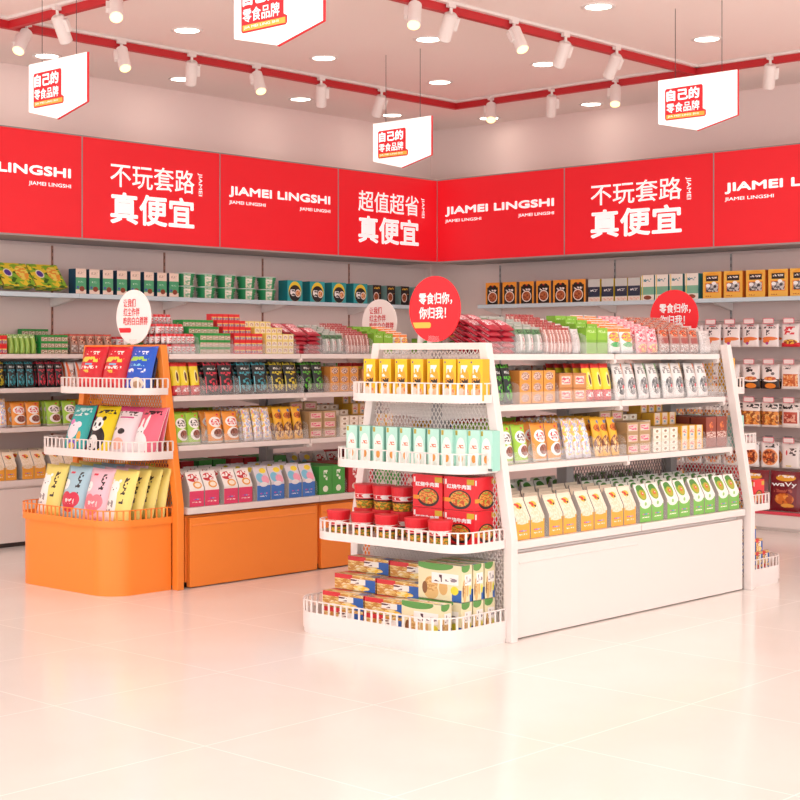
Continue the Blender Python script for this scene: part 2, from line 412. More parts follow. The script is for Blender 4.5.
SH = {'pouch': sh_pouch, 'box': sh_box, 'box2': sh_box2, 'carton': sh_carton, 'cup': sh_cup, 'tray': sh_tray}
# kind: (shape, object name, category, words, art layers, base, side colour)
K = {}
def kind(key, shape, name, cat, words, base, layers, side=None, rough=.3, text=None, tcol=None):
    K[key] = dict(shape=shape, name=name, cat=cat, words=words, base=base, layers=layers, side=side or base, rough=rough, text=text, tcol=tcol)
P_, B_, C_ = ('pouch', 'snack_pouch', 'snack pouch'), ('box', 'snack_box', 'snack box'), ('carton', 'snack_carton', 'snack carton')
kind('redp', *P_, 'dark red snack pouch', '#b01f33', [('s', .5, .5, .8, .5, '#f1d6d6', 7, 12), ('ne', .5, .5, .55, .4, ['#c8324a', '#e9b9bd'], 9), ('r', .5, .95, 1, .1, '#8a1020')])
kind('clrg', *P_, 'clear green-banded pouch', '#a9aca4', [('r', .5, .8, 1, .2, '#5f8a5c'), ('r', .3, .4, .16, .6, '#d9d3cf'), ('nr', .62, .38, .3, .5, ['#c9586a', '#efe9e5', '#4c8a53'], 9), ('s', .5, .8, .8, .14, '#26402c', 12, 8)])
kind('stick', *P_, 'pink-brown stick pack', '#cf9c92', [('r', .25, .5, .12, 1, '#efe0da'), ('r', .7, .5, .16, 1, '#a8463e'), ('s', .5, .6, .5, .5, '#8d3a35', 9, 18), ('r', .5, .95, 1, .1, '#a63a38')])
kind('green', 'box', 'snack_box', 'snack box', 'bright green snack packet', '#8cc437', [('r', .5, .28, 1, .5, '#7fb63a'), ('s', .5, .85, .8, .1, '#cfe8a2', 8, 8)], '#79ab2f')
kind('color', *P_, 'white green yellow fruit pouch', '#f4efe9', [('r', .5, .9, 1, .14, '#f08a3a'), ('ne', .5, .62, .85, .4, ['#f3c534', '#d0567e', '#efe04e'], 7), ('e', .5, .33, .8, .2, '#54b46a'), ('r', .5, .06, 1, .1, '#e8e8e8')])
kind('pink', *P_, 'pink red-dotted pouch', '#f6a9b0', [('nr', .5, .7, .9, .5, ['#f9c3c7', '#e8566b', '#fff1ee'], 6), ('ne', .5, .2, .9, .34, ['#f4d06a', '#e9656d'], 6)])
kind('brown', *P_, 'brown red-topped pouch', '#b98a80', [('ne', .5, .82, .9, .3, ['#7a2a20', '#e0602f', '#f4c7a3'], 6), ('r', .5, .5, .8, .24, '#a3524d'), ('nr', .5, .2, .85, .34, ['#d9cfc8', '#8d7f79', '#b0413f'], 8)])
kind('clr', *P_, 'clear white pouch', '#ddd4d1', [('s', .5, .6, .7, .6, '#b7aeac', 8, 10), ('e', .5, .4, .5, .3, '#c9bdb9')])
kind('lav', *P_, 'dark maroon chip pouch', '#7b1c22', [('e', .5, .5, .6, .3, '#c04a2c')])
def blk(key, col, word, rim):
    kind(key, *P_, word, '#14191a', [('ne', .5, .28, .75, .4, [col, '#1a2322'], 7), ('s', .5, .62, .8, .12, col, 7, 9), ('s', .5, .78, .6, .07, '#d8dcd8', 14, 9),
         ('r', .96, .55, .06, .8, rim), ('r', .06, .3, .04, .5, rim), ('s', .5, .95, 1, .1, col, 8, 3)])
blk('bkg', '#55b62e', 'black and green snack pouch', '#2f5f22'); blk('bkr', '#d8354c', 'black and red snack pouch', '#e0334a')
blk('bkb', '#3fa6b4', 'black and turquoise snack pouch', '#6ecbd6'); blk('bky', '#d7c62c', 'black and yellow snack pouch', '#d7c62c')
kind('orpk', *B_, 'orange nut packet', '#e39a3c', [('ne', .5, .5, .7, .75, ['#7b4a3c', '#efd9cc', '#a8543c'], 7)], '#c9813a')
kind('kraft', *B_, 'kraft snack box', '#d08e54', [('r', .5, .5, .66, .56, '#f2dcd0'), ('s', .5, .5, .6, .42, '#e05568', 4.5, 7), ('r', .5, .92, 1, .1, '#b9743c')], '#b97c48')
kind('yred', *P_, 'yellow and red drop pouch', '#efd92c', [('r', .5, .14, 1, .3, '#cf2530'), ('s', .5, .16, .6, .12, '#ffffff', 9, 16), ('e', .5, .56, .38, .4, '#f3e9a0'), ('e', .5, .55, .24, .28, '#5d1f16'), ('r', .5, .94, 1, .14, '#d9322f')])
def wgp(key, col, word):
    kind(key, *P_, word, '#e9e5e2', [('r', .88, .75, .12, .5, col), ('s', .45, .8, .7, .2, '#8d8b8a', 5, 16), ('ne', .5, .36, .78, .48, ['#5f6062', '#8f9192', '#e2e0dd'], 5), ('e', .6, .34, .2, .1, '#d8444c')])
wgp('wgo', '#ee6f2d', 'grey-white orange-edged pouch'); wgp('wgg', '#58b843', 'grey-white green-edged pouch'); wgp('wgy', '#eeb338', 'grey-white yellow-edged pouch')
def nutp(key, base, word, tx):
    kind(key, *P_, word, base, [('e', .5, .66, .8, .34, '#fdf8f4'), ('s', .5, .70, .56, .11, tx, 6, 14), ('s', .5, .59, .6, .06, tx, 11, 14), ('e', .55, .3, .84, .36, '#fdf8f4'), ('ne', .6, .31, .6, .26, ['#a56a58', '#7c4638'], 9), ('r', .72, .9, .14, .06, '#e22b4b'), ('r', .5, .04, 1, .06, '#d9d4c8')])
nutp('lime', '#a5d33d', 'lime green nut pouch', '#3b302c'); nutp('oran', '#f49a36', 'orange nut pouch', '#e2333a')
kind('pastel', *P_, 'pastel speckled stick pouch', '#f1d9dc', [('nr', .5, .5, 1, 1, ['#f6d35c', '#f2eff4', '#e58ab0'], 5), ('nr', .5, .5, .5, .9, ['#9ab4e4', '#fbf4f2', '#f2c03f'], 7), ('r', .5, .05, 1, .08, '#d6d2da')])
kind('gold', *P_, 'golden biscuit pouch', '#f3b52a', [('ne', .5, .72, .8, .2, ['#8c3b14', '#d9701f'], 5), ('ne', .45, .3, .9, .46, ['#d9a25c', '#7b4126', '#f4cf8c'], 4), ('e', .75, .88, .3, .1, '#4d7cc0')])
kind('tanb', *B_, 'tan and pink wafer box', '#b7966b', [('r', .5, .5, .78, .6, '#ecc9bd'), ('s', .5, .5, .66, .4, '#e04c78', 4, 6)], '#a4825a')
kind('cream', *B_, 'cream roll pack', '#ece0cd', [('e', .5, .5, .8, .8, '#f8f0e2'), ('ne', .5, .5, .34, .5, ['#7b5a45', '#c9a985'], 4)], '#d9cab3')
kind('ypk', *B_, 'cream and yellow packet', '#ecd9c8', [('r', .08, .5, .16, 1, '#eab02e'), ('r', .92, .5, .16, 1, '#eab02e'), ('s', .5, .55, .5, .3, '#dd5a5a', 4, 5), ('e', .5, .25, .3, .2, '#7aa8c8')], '#dfa836')
kind('rbb', *B_, 'reddish brown meat box', '#8f3f2e', [('nr', .5, .42, .9, .2, ['#e6cfc4', '#9b4a38'], 12), ('ne', .5, .7, .4, .3, ['#e07a3e', '#a8452e'], 5)], '#7c3526')
def oat(key, word, low, top, fl):
    kind(key, *C_, word, low, [('r', .5, .72, 1, .58, top)]+fl+[('e', .3, .2, .12, .035, '#e8439a'), ('e', .44, .2, .12, .035, '#7a5ad0'), ('e', .58, .2, .12, .035, '#48b8e0'), ('e', .72, .2, .12, .035, '#f07aa8'), ('s', .5, .12, .6, .03, '#fff6ea', 12, 30)], '#bdb3ac', .4)
oat('oat', 'orange and cream oatmeal carton', '#f5ad42', '#f4e3cb', [('e', .5, .42, .8, .14, '#f7ead2'), ('nr', .5, .62, .8, .5, ['#f6e6cf', '#ecd6b4'], 9), ('e', .52, .8, .44, .17, '#f4c03a'), ('e', .46, .8, .2, .1, '#d23a30'), ('e', .62, .76, .14, .06, '#3a2a22'), ('e', .34, .84, .2, .06, '#e04b35')])
oat('avo', 'green avocado oatmeal carton', '#7cbf55', '#f1f0e6', [('e', .5, .44, .84, .2, '#f6f6ea'), ('e', .5, .46, .2, .1, '#9fd07c'), ('e', .46, .76, .74, .4, '#7fae2e'), ('e', .44, .88, .6, .2, '#4a8a33'), ('e', .5, .72, .5, .26, '#b9a92e'), ('e', .52, .74, .2, .1, '#e2542c'), ('e', .56, .75, .08, .03, '#fff')])
oat('berry', 'pink and white berry carton', '#e4456e', '#f7efe9', [('ne', .45, .82, .8, .24, ['#cf2f34', '#f7efe9', '#a91f2a'], 5), ('e', .62, .6, .6, .22, '#e9a24a'), ('e', .64, .6, .4, .13, '#f8e9d6')])
oat('maca', 'blue macaron carton', '#3f78c8', '#ded6dd', [('e', .36, .66, .6, .3, '#7cc3df'), ('e', .7, .6, .56, .26, '#f2a3b8'), ('e', .68, .88, .5, .16, '#f4d838'), ('e', .5, .46, .6, .14, '#f3eef2')])
kind('gbox', *B_, 'plain green snack box', '#3f9f3c', [('s', .5, .68, .3, .36, '#eaf6e4', 5, 7), ('e', .5, .2, .4, .22, '#eaf0da')], '#2f8436')
kind('rbox', *B_, 'plain red snack box', '#c8252f', [('s', .5, .68, .3, .36, '#fbeaea', 5, 7), ('e', .5, .22, .4, .22, '#f3d5c8')], '#a81c28')
kind('smrw', *P_, 'small red and white packet', '#ded9d7', [('r', .5, .85, 1, .3, '#d3252e'), ('nr', .5, .4, .8, .5, ['#d7343c', '#ece7e6', '#8d9a96'], 5)])
kind('smgr', *B_, 'small green-topped packet', '#c7b49c', [('r', .5, .82, 1, .36, '#1f9a40'), ('ne', .5, .35, .8, .5, ['#a86a4a', '#efe2d4', '#5c8a5a'], 4)], '#2a9346')
kind('smrd', *B_, 'small red gold packet', '#e3282c', [('nr', .5, .3, .9, .4, ['#c79a7c', '#3c62a8', '#f0d5b0'], 4), ('r', .5, .5, .9, .1, '#f3e070')], '#d8232a')
kind('smye', *B_, 'small pale yellow packet', '#f3dc8a', [('r', .5, .5, .84, .6, '#f7ede0'), ('s', .5, .5, .6, .4, '#b5805c', 6, 3)], '#f2d465')
kind('brnp', *P_, 'brown flowered snack pouch', '#b98d7c', [('ne', .5, .7, .8, .4, ['#6a3526', '#e5b69a', '#d8543e'], 5), ('nr', .5, .25, .8, .35, ['#d6cac3', '#8b7770'], 6), ('r', .5, .95, 1, .08, '#dd5a48')])
kind('orw', *P_, 'orange white snack pouch', '#e9e2de', [('r', .2, .5, .2, 1, '#e8672c'), ('nr', .6, .4, .6, .6, ['#eee7e2', '#a99a94', '#e06a34'], 5)])
kind('grnp', *P_, 'light green leafy packet', '#8fb94a', [('s', .5, .5, .8, 1, '#aed169', 14, 1), ('nr', .5, .9, 1, .2, ['#6aa83c', '#dce9b8', '#9cc65a'], 5)])
kind('teal8', 'box', 'tea_box', 'box', 'green and cream tea box', '#f3dccb', [('r', .5, .44, 1, .46, '#4aa877'), ('e', .6, .24, .5, .2, '#8d3b24'), ('e', .2, .3, .22, .1, '#4856a8'), ('s', .5, .84, .6, .1, '#cbb1a0', 8, 14), ('s', .5, .5, .5, .06, '#d6efe0', 12, 20), ('r', .5, .03, 1, .05, '#26506c')], '#1d4660')
kind('gcup', 'cup', 'snack_cup', 'snack cup', 'green and cream snack cup', '#2f9a60', [('e', .25, .5, .4, .8, '#227f4a'), ('s', .28, .5, .3, .4, '#cfe8d4', 6, 9), ('nr', .86, .5, .24, .9, ['#eadfc6', '#f3ece0', '#8fc29a'], 4)], '#dfe9e2')
kind('bowlb', 'box', 'noodle_box', 'noodle box', 'turquoise boxed bowl noodles', '#2ba7ae', [('e', .5, .5, .84, .92, '#f0d33c'), ('e', .5, .42, .78, .74, '#1a1a1e'), ('e', .7, .42, .36, .36, '#f3ece4'), ('ne', .7, .42, .28, .28, ['#c0682f', '#e8b07a'], 8), ('s', .34, .44, .3, .3, '#f3f3f3', 6, 9)], '#1e8a92')
kind('drkb', 'box', 'noodle_box', 'noodle box', 'small black and teal noodle box', '#211d20', [('e', .42, .42, .62, .46, '#e8dcd2'), ('ne', .42, .42, .5, .36, ['#a8582e', '#7c3a1e'], 7), ('s', .5, .86, .7, .1, '#e3b23a', 9, 9), ('r', .85, .6, .1, .03, '#f0a03a')], '#7fa8a4')
kind('tray', 'tray', 'food_tray', 'food tray', 'green yellow vegetable food tray', '#7fae2c', [('nr', .5, .5, 1, 1, ['#8dbb38', '#f0d23c', '#3c6a24'], 3.2), ('ne', .75, .6, .4, .6, ['#f3a03c', '#f8e06a'], 5), ('e', .3, .58, .26, .34, '#f4ead8'), ('e', .3, .58, .2, .26, '#5a3c9a')], '#e9dfcf')
kind('orbx', 'box', 'noodle_box', 'noodle box', 'orange boxed noodles with black shield', '#f2a13a', [('r', .5, .42, .78, .74, '#1d1716'), ('e', .5, .78, .6, .24, '#1d1716'), ('e', .5, .92, .3, .12, '#f2a13a'), ('e', .5, .36, .66, .48, '#f4e9df'), ('ne', .5, .36, .56, .4, ['#8d3f22', '#bd6a3c'], 7), ('s', .5, .64, .6, .1, '#f3ebe4', 8, 14), ('r', .5, .83, .12, .04, '#e02c2c')], '#8c6f68')
kind('navy', 'box', 'snack_box', 'snack box', 'navy and grey box with yellow edge', '#c9ccc6', [('r', .5, .46, 1, .42, '#27344a'), ('s', .5, .52, .6, .1, '#e8e8e6', 9, 14), ('r', .5, .13, 1, .2, '#efe1d2'), ('nr', .5, .13, .8, .1, ['#f0b8a0', '#efe1d2'], 6)], '#e8cf2e')
kind('teabx', 'box', 'snack_box', 'snack box', 'white and green box with teal side', '#f0e9de', [('r', .5, .4, 1, .3, '#7db79a'), ('e', .5, .14, .6, .16, '#8d4a30'), ('s', .5, .8, .6, .12, '#3c8d96', 7, 12), ('r', .1, .5, .06, 1, '#e6c94a')], '#2f8d8f')
kind('yelbx', 'box', 'snack_box', 'snack box', 'yellow box with black label', '#f3bb4a', [('e', .5, .84, .8, .26, '#f0a52e'), ('r', .5, .76, .66, .2, '#211a18'), ('s', .5, .78, .54, .06, '#f5efe6', 12, 14), ('r', .5, .42, .76, .36, '#f08a2c'), ('nr', .5, .42, .66, .3, ['#3c3a3c', '#c9c6c6', '#8f8d90'], 6), ('e', .28, .5, .24, .12, '#fff'), ('e', .6, .58, .24, .12, '#fff'), ('s', .3, .12, .3, .04, '#c0601f', 12, 16)], '#e07a22')
for k_, n_ in {'redp': 'flat_snack_pouch', 'clrg': 'clear_snack_pouch', 'clr': 'clear_snack_pouch', 'stick': 'stick_pack', 'green': 'flat_packet', 'color': 'candy_pouch', 'pink': 'candy_pouch', 'brown': 'jerky_pouch', 'yred': 'drop_print_pouch', 'orpk': 'nut_packet', 'kraft': 'kraft_box', 'pastel': 'stick_pouch', 'gold': 'biscuit_pouch', 'tanb': 'wafer_box', 'cream': 'roll_pack', 'ypk': 'sweet_packet', 'rbb': 'meat_box', 'gbox': 'gift_box', 'rbox': 'gift_box', 'smrw': 'sachet', 'smgr': 'spice_packet', 'smrd': 'sauce_packet', 'smye': 'cookie_packet', 'brnp': 'jerky_pouch', 'orw': 'cracker_pouch', 'grnp': 'leaf_print_packet'}.items(): K[k_]['name'] = n_
for k_ in K:
    if k_[:2] == 'bk': K[k_]['name'] = 'black_snack_pouch'
    if k_[:2] == 'wg': K[k_]['name'] = 'grey_snack_pouch'
    if k_ in ('lime', 'oran'): K[k_]['name'] = 'nut_pouch'
MESH = {}
def kmesh(key, w, h, d):
    k = (key, round(w, 3), round(h, 3), round(d, 3))
    if k not in MESH:
        q = K[key]; m0 = art('print_'+key, q['base'], q['layers'], q['rough']); m1 = mat('side_'+key, q['side'], .45)
        mats = [m0, m1]; mb = SH[q['shape']](w, h, d, mats)
        if q['text']:
            for (body, x0, x1, z0, z1, off, colr) in q['text']:
                if colr not in mats: mats.append(colr)
                add_text(mb, body, w*(x0-.5), w*(x1-.5), h*z0, h*z1, -(d/2 if q['shape'] != 'pouch' else d/2)-.0012, mats.index(colr), off)
        MESH[k] = mb.mesh(q['name'], mats, merge=not q['text'], smooth=(q['shape'] == 'pouch'))
        if q['shape'] == 'cup': pass
    return MESH[k]
class Frame:
    def __init__(s, ox, oy, rz): s.ox, s.oy, s.rz = ox, oy, rz
    def w(s, lx, ly, z): return (s.ox+cos(s.rz)*lx-sin(s.rz)*ly, s.oy+sin(s.rz)*lx+cos(s.rz)*ly, z)
COUNT = {}
def item(key, fr, lx, ly, z, w, h, d, lean=0, turn=0, label='', group=None):
    q = K[key]
    o = bpy.data.objects.new(q['name'], kmesh(key, w, h, d)); COL.objects.link(o)
    o.location = fr.w(lx, ly, z); o.rotation_euler = (-lean, 0, fr.rz+turn)
    return tag(o, label, q['cat'], group)
def ordl(i, n, names=None):
    if n == 1: return ''
    if n == 2: return ['left', 'right'][i]
    if n == 3: return ['left', 'middle', 'right'][i]
    return ORD[i]
def bin_(key, fr, x0, x1, yf, z, nx, ny, nz, h, pitch, where, dd=None, lean=0, rise=0, wfac=.95, fill=.94, flat=False, jit=.004, extra=0):
    q = K[key]; bw = (x1-x0)*wfac; w = bw/nx*fill; d = dd or pitch*.9
    for j in range(ny):
        n_up = nz + int(extra*j)
        for i in range(nx):
            for k in range(n_up):
                lx = x0+(x1-x0-bw)/2 + (i+.5)*bw/nx + (random.uniform(-jit, jit) if q['shape'] == 'pouch' else 0)
                ly = yf+.012+d/2+j*pitch; zz = z+k*(h if not flat else h)+j*rise
                col = ordl(i, nx); row = ['front', 'second', 'third', 'fourth', 'fifth', 'sixth', 'seventh', 'eighth'][j]
                lb = q['words']+','
                if col: lb += ' '+col
                if ny > 1: lb += ' '+row+' row'
                if n_up > 1: lb += ' layer %s' % ('top' if k == n_up-1 else ORD[k])
                lb += ', '+where
                if flat:
                    item(key, fr, lx, ly-.02, zz+.004, w, .10, .03, lean=radians(62), label=lb, group=q['words']+'s '+where)
                else:
                    item(key, fr, lx, ly, zz, w, h*.985 if nz+extra > 1 else h, d, lean=lean+(random.uniform(-.02, .02) if q['shape'] == 'pouch' else 0), label=lb, group=q['words']+'s '+where)
# ================================================================ GONDOLAS
def mesh_panel(mb, poly_fn, y0, y1, z0, z1, pitch_y, pitch_z, r, axis):
    """expanded-metal lattice in a vertical plane; poly_fn(z) -> (lo, hi) clips it; axis 'x' plane x=0 or 'y' plane y=0"""
    slope = pitch_z/pitch_y
    def P(a, z): return (0, a, z) if axis == 'x' else (a, 0, z)
    nrm = (1, 0, 0) if axis == 'x' else (0, 1, 0)
    for sgn in (1, -1):
        k0 = int(math.floor((-(z1-z0)/slope-(y1-y0))/pitch_y))-1; k1 = -k0+1
        for k in range(k0, k1):
            # line a = a0 + sgn*(z-z0)/slope
            a0 = y0+k*pitch_y; best = []
            N = 60; seg = None
            za = zb = None
            for i in range(N+1):
                z = z0+(z1-z0)*i/N; a = a0+sgn*(z-z0)/slope; lo, hi = poly_fn(z)
                if lo <= a <= hi:
                    if za is None: za = z
                    zb = z
            if za is None or zb-za < .01: continue
            mb.flat(P(a0+sgn*(za-z0)/slope, za), P(a0+sgn*(zb-z0)/slope, zb), r, r*.7, nrm)
LV = [.43, .757, 1.023, 1.25]          # shelf tops
SY = [0, .063, .105, .14]              # front edge set back from the plinth
def gondola(X, Yf, L, M, Mpanel, word, one):
    t = thing('gondola_shelving', word, 'display shelving', (X, Yf, 0)); D = .87; C = D/2
    mb = MB(); mb.box(.02, 2*L-.02, .03, D-.03, .03, .385); bevel(mb.obj('plinth', M, t), .003)
    mb = MB(); mb.box(.05, 2*L-.05, .06, D-.06, 0, .03); mb.obj('kick_recess', M_gap, t)
    for b in range(2):
        for s in (0, 1):
            mb = MB(); y0, y1 = (0, .03) if s == 0 else (D-.03, D)
            if one and b: continue
            mb.box(b*L+.028, (2*L-.014) if one else b*L+L-.006, y0, y1, .005, .375)
            bevel(mb.obj('front_panel', Mpanel, t), .003)
            mb = MB(); ya, yb = (-.004, .0) if s == 0 else (D, D+.004)
            mb.prism([(ya, .335), (yb, .328), (yb, .342)] if s == 0 else [(yb, .335), (ya, .328), (ya, .342)], 'x', b*L+.04, b*L+L-.02); mb.obj('panel_lip', M, t)
    # base deck
    for b in range(2):
        mb = MB(); mb.box(b*L+.003, b*L+L-.003, -.012, D+.012, .395, .43); bevel(mb.obj('base_shelf', M_white, t), .004)
    for lv in (1, 2, 3):
        for b in range(2):
            for s in (0, 1):
                z = LV[lv]; y = SY[lv]; a, c = (y, C-.03) if s == 0 else (C+.03, D-y)
                mb = MB(); mb.box(b*L+.004, b*L+L-.004, a+.0205 if s == 0 else a, c if s == 0 else c-.0205, z-.012, z)
                f = (a, a+.02) if s == 0 else (c-.02, c)
                mb.box(b*L+.004, b*L+L-.004, f[0], f[1], z-.028, z); bevel(mb.obj('shelf', M_white, t), .003)
                if s == 0 and b: 
                    for xx in ((b*L, 2*L-.02) if b else ()):
                        mb = MB(); mb.bar((xx-.012, a+.012, z-.036), (xx+.012, a+.012, z-.036), .013, 16); mb.bar((xx-.014, a+.012, z-.036), (xx+.014, a+.012, z-.036), .004, 8); mb.obj('bracket_cap', M_white, t)
                for e in (0, 1):
                    xx = b*L+.006 if e == 0 else b*L+L-.012
                    mb = MB(); mb.prism([(a+.03, z-.012), (a+.045, z-.045), (a+.07, z-.05), (C-.03, z-.075), (C-.03, z-.012)] if s == 0 else
                                        [(c-.03, z-.012), (c-.045, z-.045), (c-.07, z-.05), (C+.03, z-.075), (C+.03, z-.012)], 'x', xx, xx+.006)
                    mb.obj('shelf_bracket', M_white, t)
    for i in range(3):
        mb = MB(); x = min(max(i*L, .03), 2*L-.03)
        if i == 1: x = L
        mb.box(x-.03, x+.03, C-.03, C+.03, .40, 1.26)
        for k in range(26): mb.box(x-.004, x+.004, C-.031, C-.03, .45+k*.03, .465+k*.03)
        mb.obj('centre_post', M_steel, t)
    if one:
        mb = MB(); mesh_panel(mb, lambda z: (L+.04, 2*L-.05), L+.04, 2*L-.05, .45, .735, .026, .04, .0035, 'y')
        o = mb.obj('mesh_back', M_meshg, t, merge=False); o.location = (0, C, 0)
    return t
def guards(t, L, lv, xs, D=.95):
    z = LV[lv]; y = SY[lv]+.004
    for b in range(2 if lv else 0):
        mb = MB(); mb.box(b*L+.03, b*L+L-.01, y, y+.003, z+.001, z+.055); mb.obj('front_guard', M_acr, t)
    for x in xs:
        mb = MB(); hgt = .10
        mb.prism([(y+.004, z+.001), (y+.004, z+hgt-.035), (y+.012, z+hgt-.012), (y+.035, z+hgt), (.42, z+hgt), (.42, z+.001)], 'x', x-.0015, x+.0015)
        mb.obj('shelf_divider', M_acr, t)
GW = gondola(5.395, 4.05, 1.01, M_white, M_wpanel, 'white double-sided gondola shelf full of snacks in the middle of the shop', True)
GO = gondola(5.36, 6.18, 1.008, M_orange, M_orange, 'orange-based gondola shelf full of snacks behind the white one', False)
FW = Frame(0, 0, 0)
def pxbins(spec, Yf, lv, where, t):
    y = Yf+SY[lv]; z = LV[lv]+.002; xs = []
    for (p0, p1, key, nx, ny, nz, h, pitch, kw) in spec:
        a, b = XL(p0, y), XL(p1, y); xs.append(b-(5.395 if Yf < 5 else 5.36))
        kw = dict(kw)
        bin_(key, FW, a+.004, b-.004, y+.006, z, nx, ny, nz, h, pitch, where, **kw)
        if kw.get('rise'):
            mb = MB(); r = kw['rise']/pitch; n = ny
            pr = [(0, 0)]
            for j in range(1, n): pr += [(j*pitch, (j-1)*kw['rise']), (j*pitch, j*kw['rise']-.001)]
            pr += [(n*pitch, (n-1)*kw['rise']-.001), (n*pitch, 0)]
            pr = [(a_+.016, max(b_-.0012, 0)) for a_, b_ in pr]
            pr2 = [(q[0]+y, q[1]+z-.001) for q in pr]
            mb.prism(pr2, 'x', a+.006, b-.006)
            tag(mb.obj('display_riser', mat('riser', '#e8dedb', .4)), 'stepped white riser under the %ss, %s' % (K[key]['words'], where), 'shelf riser', 'stepped risers under the top shelf stock')
    guards(t, 1.008, lv, [x for x in xs if .02 < x < 1.96])
R_ = dict(rise=.013, lean=.12); LN = dict(lean=.16)
wt = 'top shelf of white gondola'
pxbins([(494, 522, 'redp', 2, 3, 5, .026, .075, dict(flat=True, extra=.9)),
 (522, 550, 'clrg', 3, 5, 1, .125, .05, R_), (550, 579, 'stick', 7, 6, 1, .125, .042, R_), (579, 588, 'clr', 1, 5, 1, .12, .05, R_),
 (588, 612, 'green', 2, 4, 1, .125, .06, dict(rise=.02)), (613, 641, 'color', 2, 6, 1, .13, .042, R_), (641, 665, 'pink', 2, 6, 1, .13, .042, R_),
 (665, 706, 'brown', 4, 6, 1, .13, .042, R_), (706, 718, 'clr', 1, 4, 1, .125, .05, R_)], 4.05, 3, wt, GW)
w2 = 'second shelf of white gondola'
pxbins([(501, 521, 'bkg', 2, 5, 1, .182, .05, LN), (521, 560, 'orpk', 3, 4, 3, .05, .07, dict(extra=0)), (561, 591, 'kraft', 2, 3, 2, .068, .09, dict()),
 (591, 620, 'yred', 3, 5, 1, .182, .05, LN), (621, 645, 'wgo', 2, 5, 1, .18, .05, LN), (645, 668, 'wgg', 2, 5, 1, .18, .05, LN), (669, 692, 'wgy', 2, 5, 1, .18, .05, LN), (693, 716, 'wgo', 2, 5, 1, .18, .05, LN)], 4.05, 2, w2, GW)
w3 = 'third shelf of white gondola'
pxbins([(506, 537, 'lime', 2, 6, 1, .175, .05, LN), (539, 570, 'oran', 2, 6, 1, .175, .05, LN), (572, 599, 'pastel', 3, 6, 1, .19, .045, dict(lean=.22)), (601, 627, 'gold', 3, 6, 1, .19, .045, dict(lean=.2)),
 (629, 655, 'tanb', 2, 4, 3, .052, .08, dict(extra=.6)), (655, 682, 'cream', 3, 4, 4, .03, .08, dict(extra=.8)), (683, 707, 'ypk', 3, 4, 2, .062, .08, dict(extra=.7)), (708, 731, 'rbb', 2, 3, 1, .16, .1, dict())], 4.05, 1, w3, GW)
w4 = 'bottom shelf of white gondola'
def bottom_white():
    spec = []
    for b in range(8):
        a = 5.418+b*.249
        key = 'oat' if b < 4 else 'avo'
        for (yb, ny, wh) in ((4.05, 4, 'bottom shelf of white gondola, bin %s' % ORD[b]), ):
            bin_(key, FW, a+.004, a+.23, yb+.0, .432, 2, ny, 1, .182, .1, wh, dd=.085, wfac=.97, fill=.93)
        bin_('avo' if b else 'oat', FW, a+.004, a+.23, 4.05+.49, .432, 2, 2, 1, .182, .12, 'rear bottom of white gondola, bin %s' % ORD[b], dd=.085, wfac=.97, fill=.93)
    guards(GW, 1.008, 0, [.02+b*.249+.24 for b in range(7)])
bottom_white()
# orange gondola
ot = 'top shelf of orange gondola'
pxbins([(171, 200, 'smrw', 6, 5, 2, .055, .05, dict(extra=.5, lean=.05)), (201, 234, 'smgr', 5, 5, 3, .038, .048, dict(extra=.67)), (235, 266, 'smrd', 5, 5, 3, .038, .048, dict(extra=.75)),
 (267, 297, 'smye', 5, 5, 3, .038, .048, dict(extra=.6)), (298, 326, 'redp', 2, 3, 5, .026, .075, dict(flat=True, extra=.8)), (327, 349, 'clrg', 3, 5, 1, .125, .05, R_), (350, 374, 'stick', 7, 6, 1, .125, .042, R_),
 (375, 396, 'green', 2, 4, 1, .125, .06, dict(rise=.015)), (397, 414, 'color', 2, 5, 1, .125, .045, R_)], 6.18, 3, ot, GO)
o2 = 'second shelf of orange gondola'
pxbins([(175, 206, 'yred', 3, 5, 1, .182, .05, LN), (208, 240, 'bkr', 2, 5, 1, .182, .05, LN), (242, 274, 'bkb', 2, 5, 1, .182, .05, LN), (275, 305, 'bky', 2, 5, 1, .182, .05, LN), (306, 330, 'bkg', 2, 5, 1, .182, .05, LN),
 (331, 362, 'orpk', 3, 4, 3, .05, .07, dict()), (363, 390, 'kraft', 2, 3, 2, .068, .09, dict())], 6.18, 2, o2, GO)
o3 = 'third shelf of orange gondola'
pxbins([(178, 208, 'lime', 2, 6, 1, .175, .05, LN), (211, 246, 'oran', 2, 6, 1, .175, .05, LN), (248, 278, 'pastel', 3, 6, 1, .19, .045, dict(lean=.22)), (279, 309, 'gold', 3, 6, 1, .19, .045, dict(lean=.2)),
 (310, 340, 'tanb', 2, 4, 3, .052, .08, dict(extra=.6)), (341, 371, 'cream', 3, 4, 4, .03, .08, dict(extra=.8)), (372, 396, 'ypk', 3, 4, 2, .062, .08, dict(extra=.7))], 6.18, 1, o3, GO)
o4 = 'bottom shelf of orange gondola'
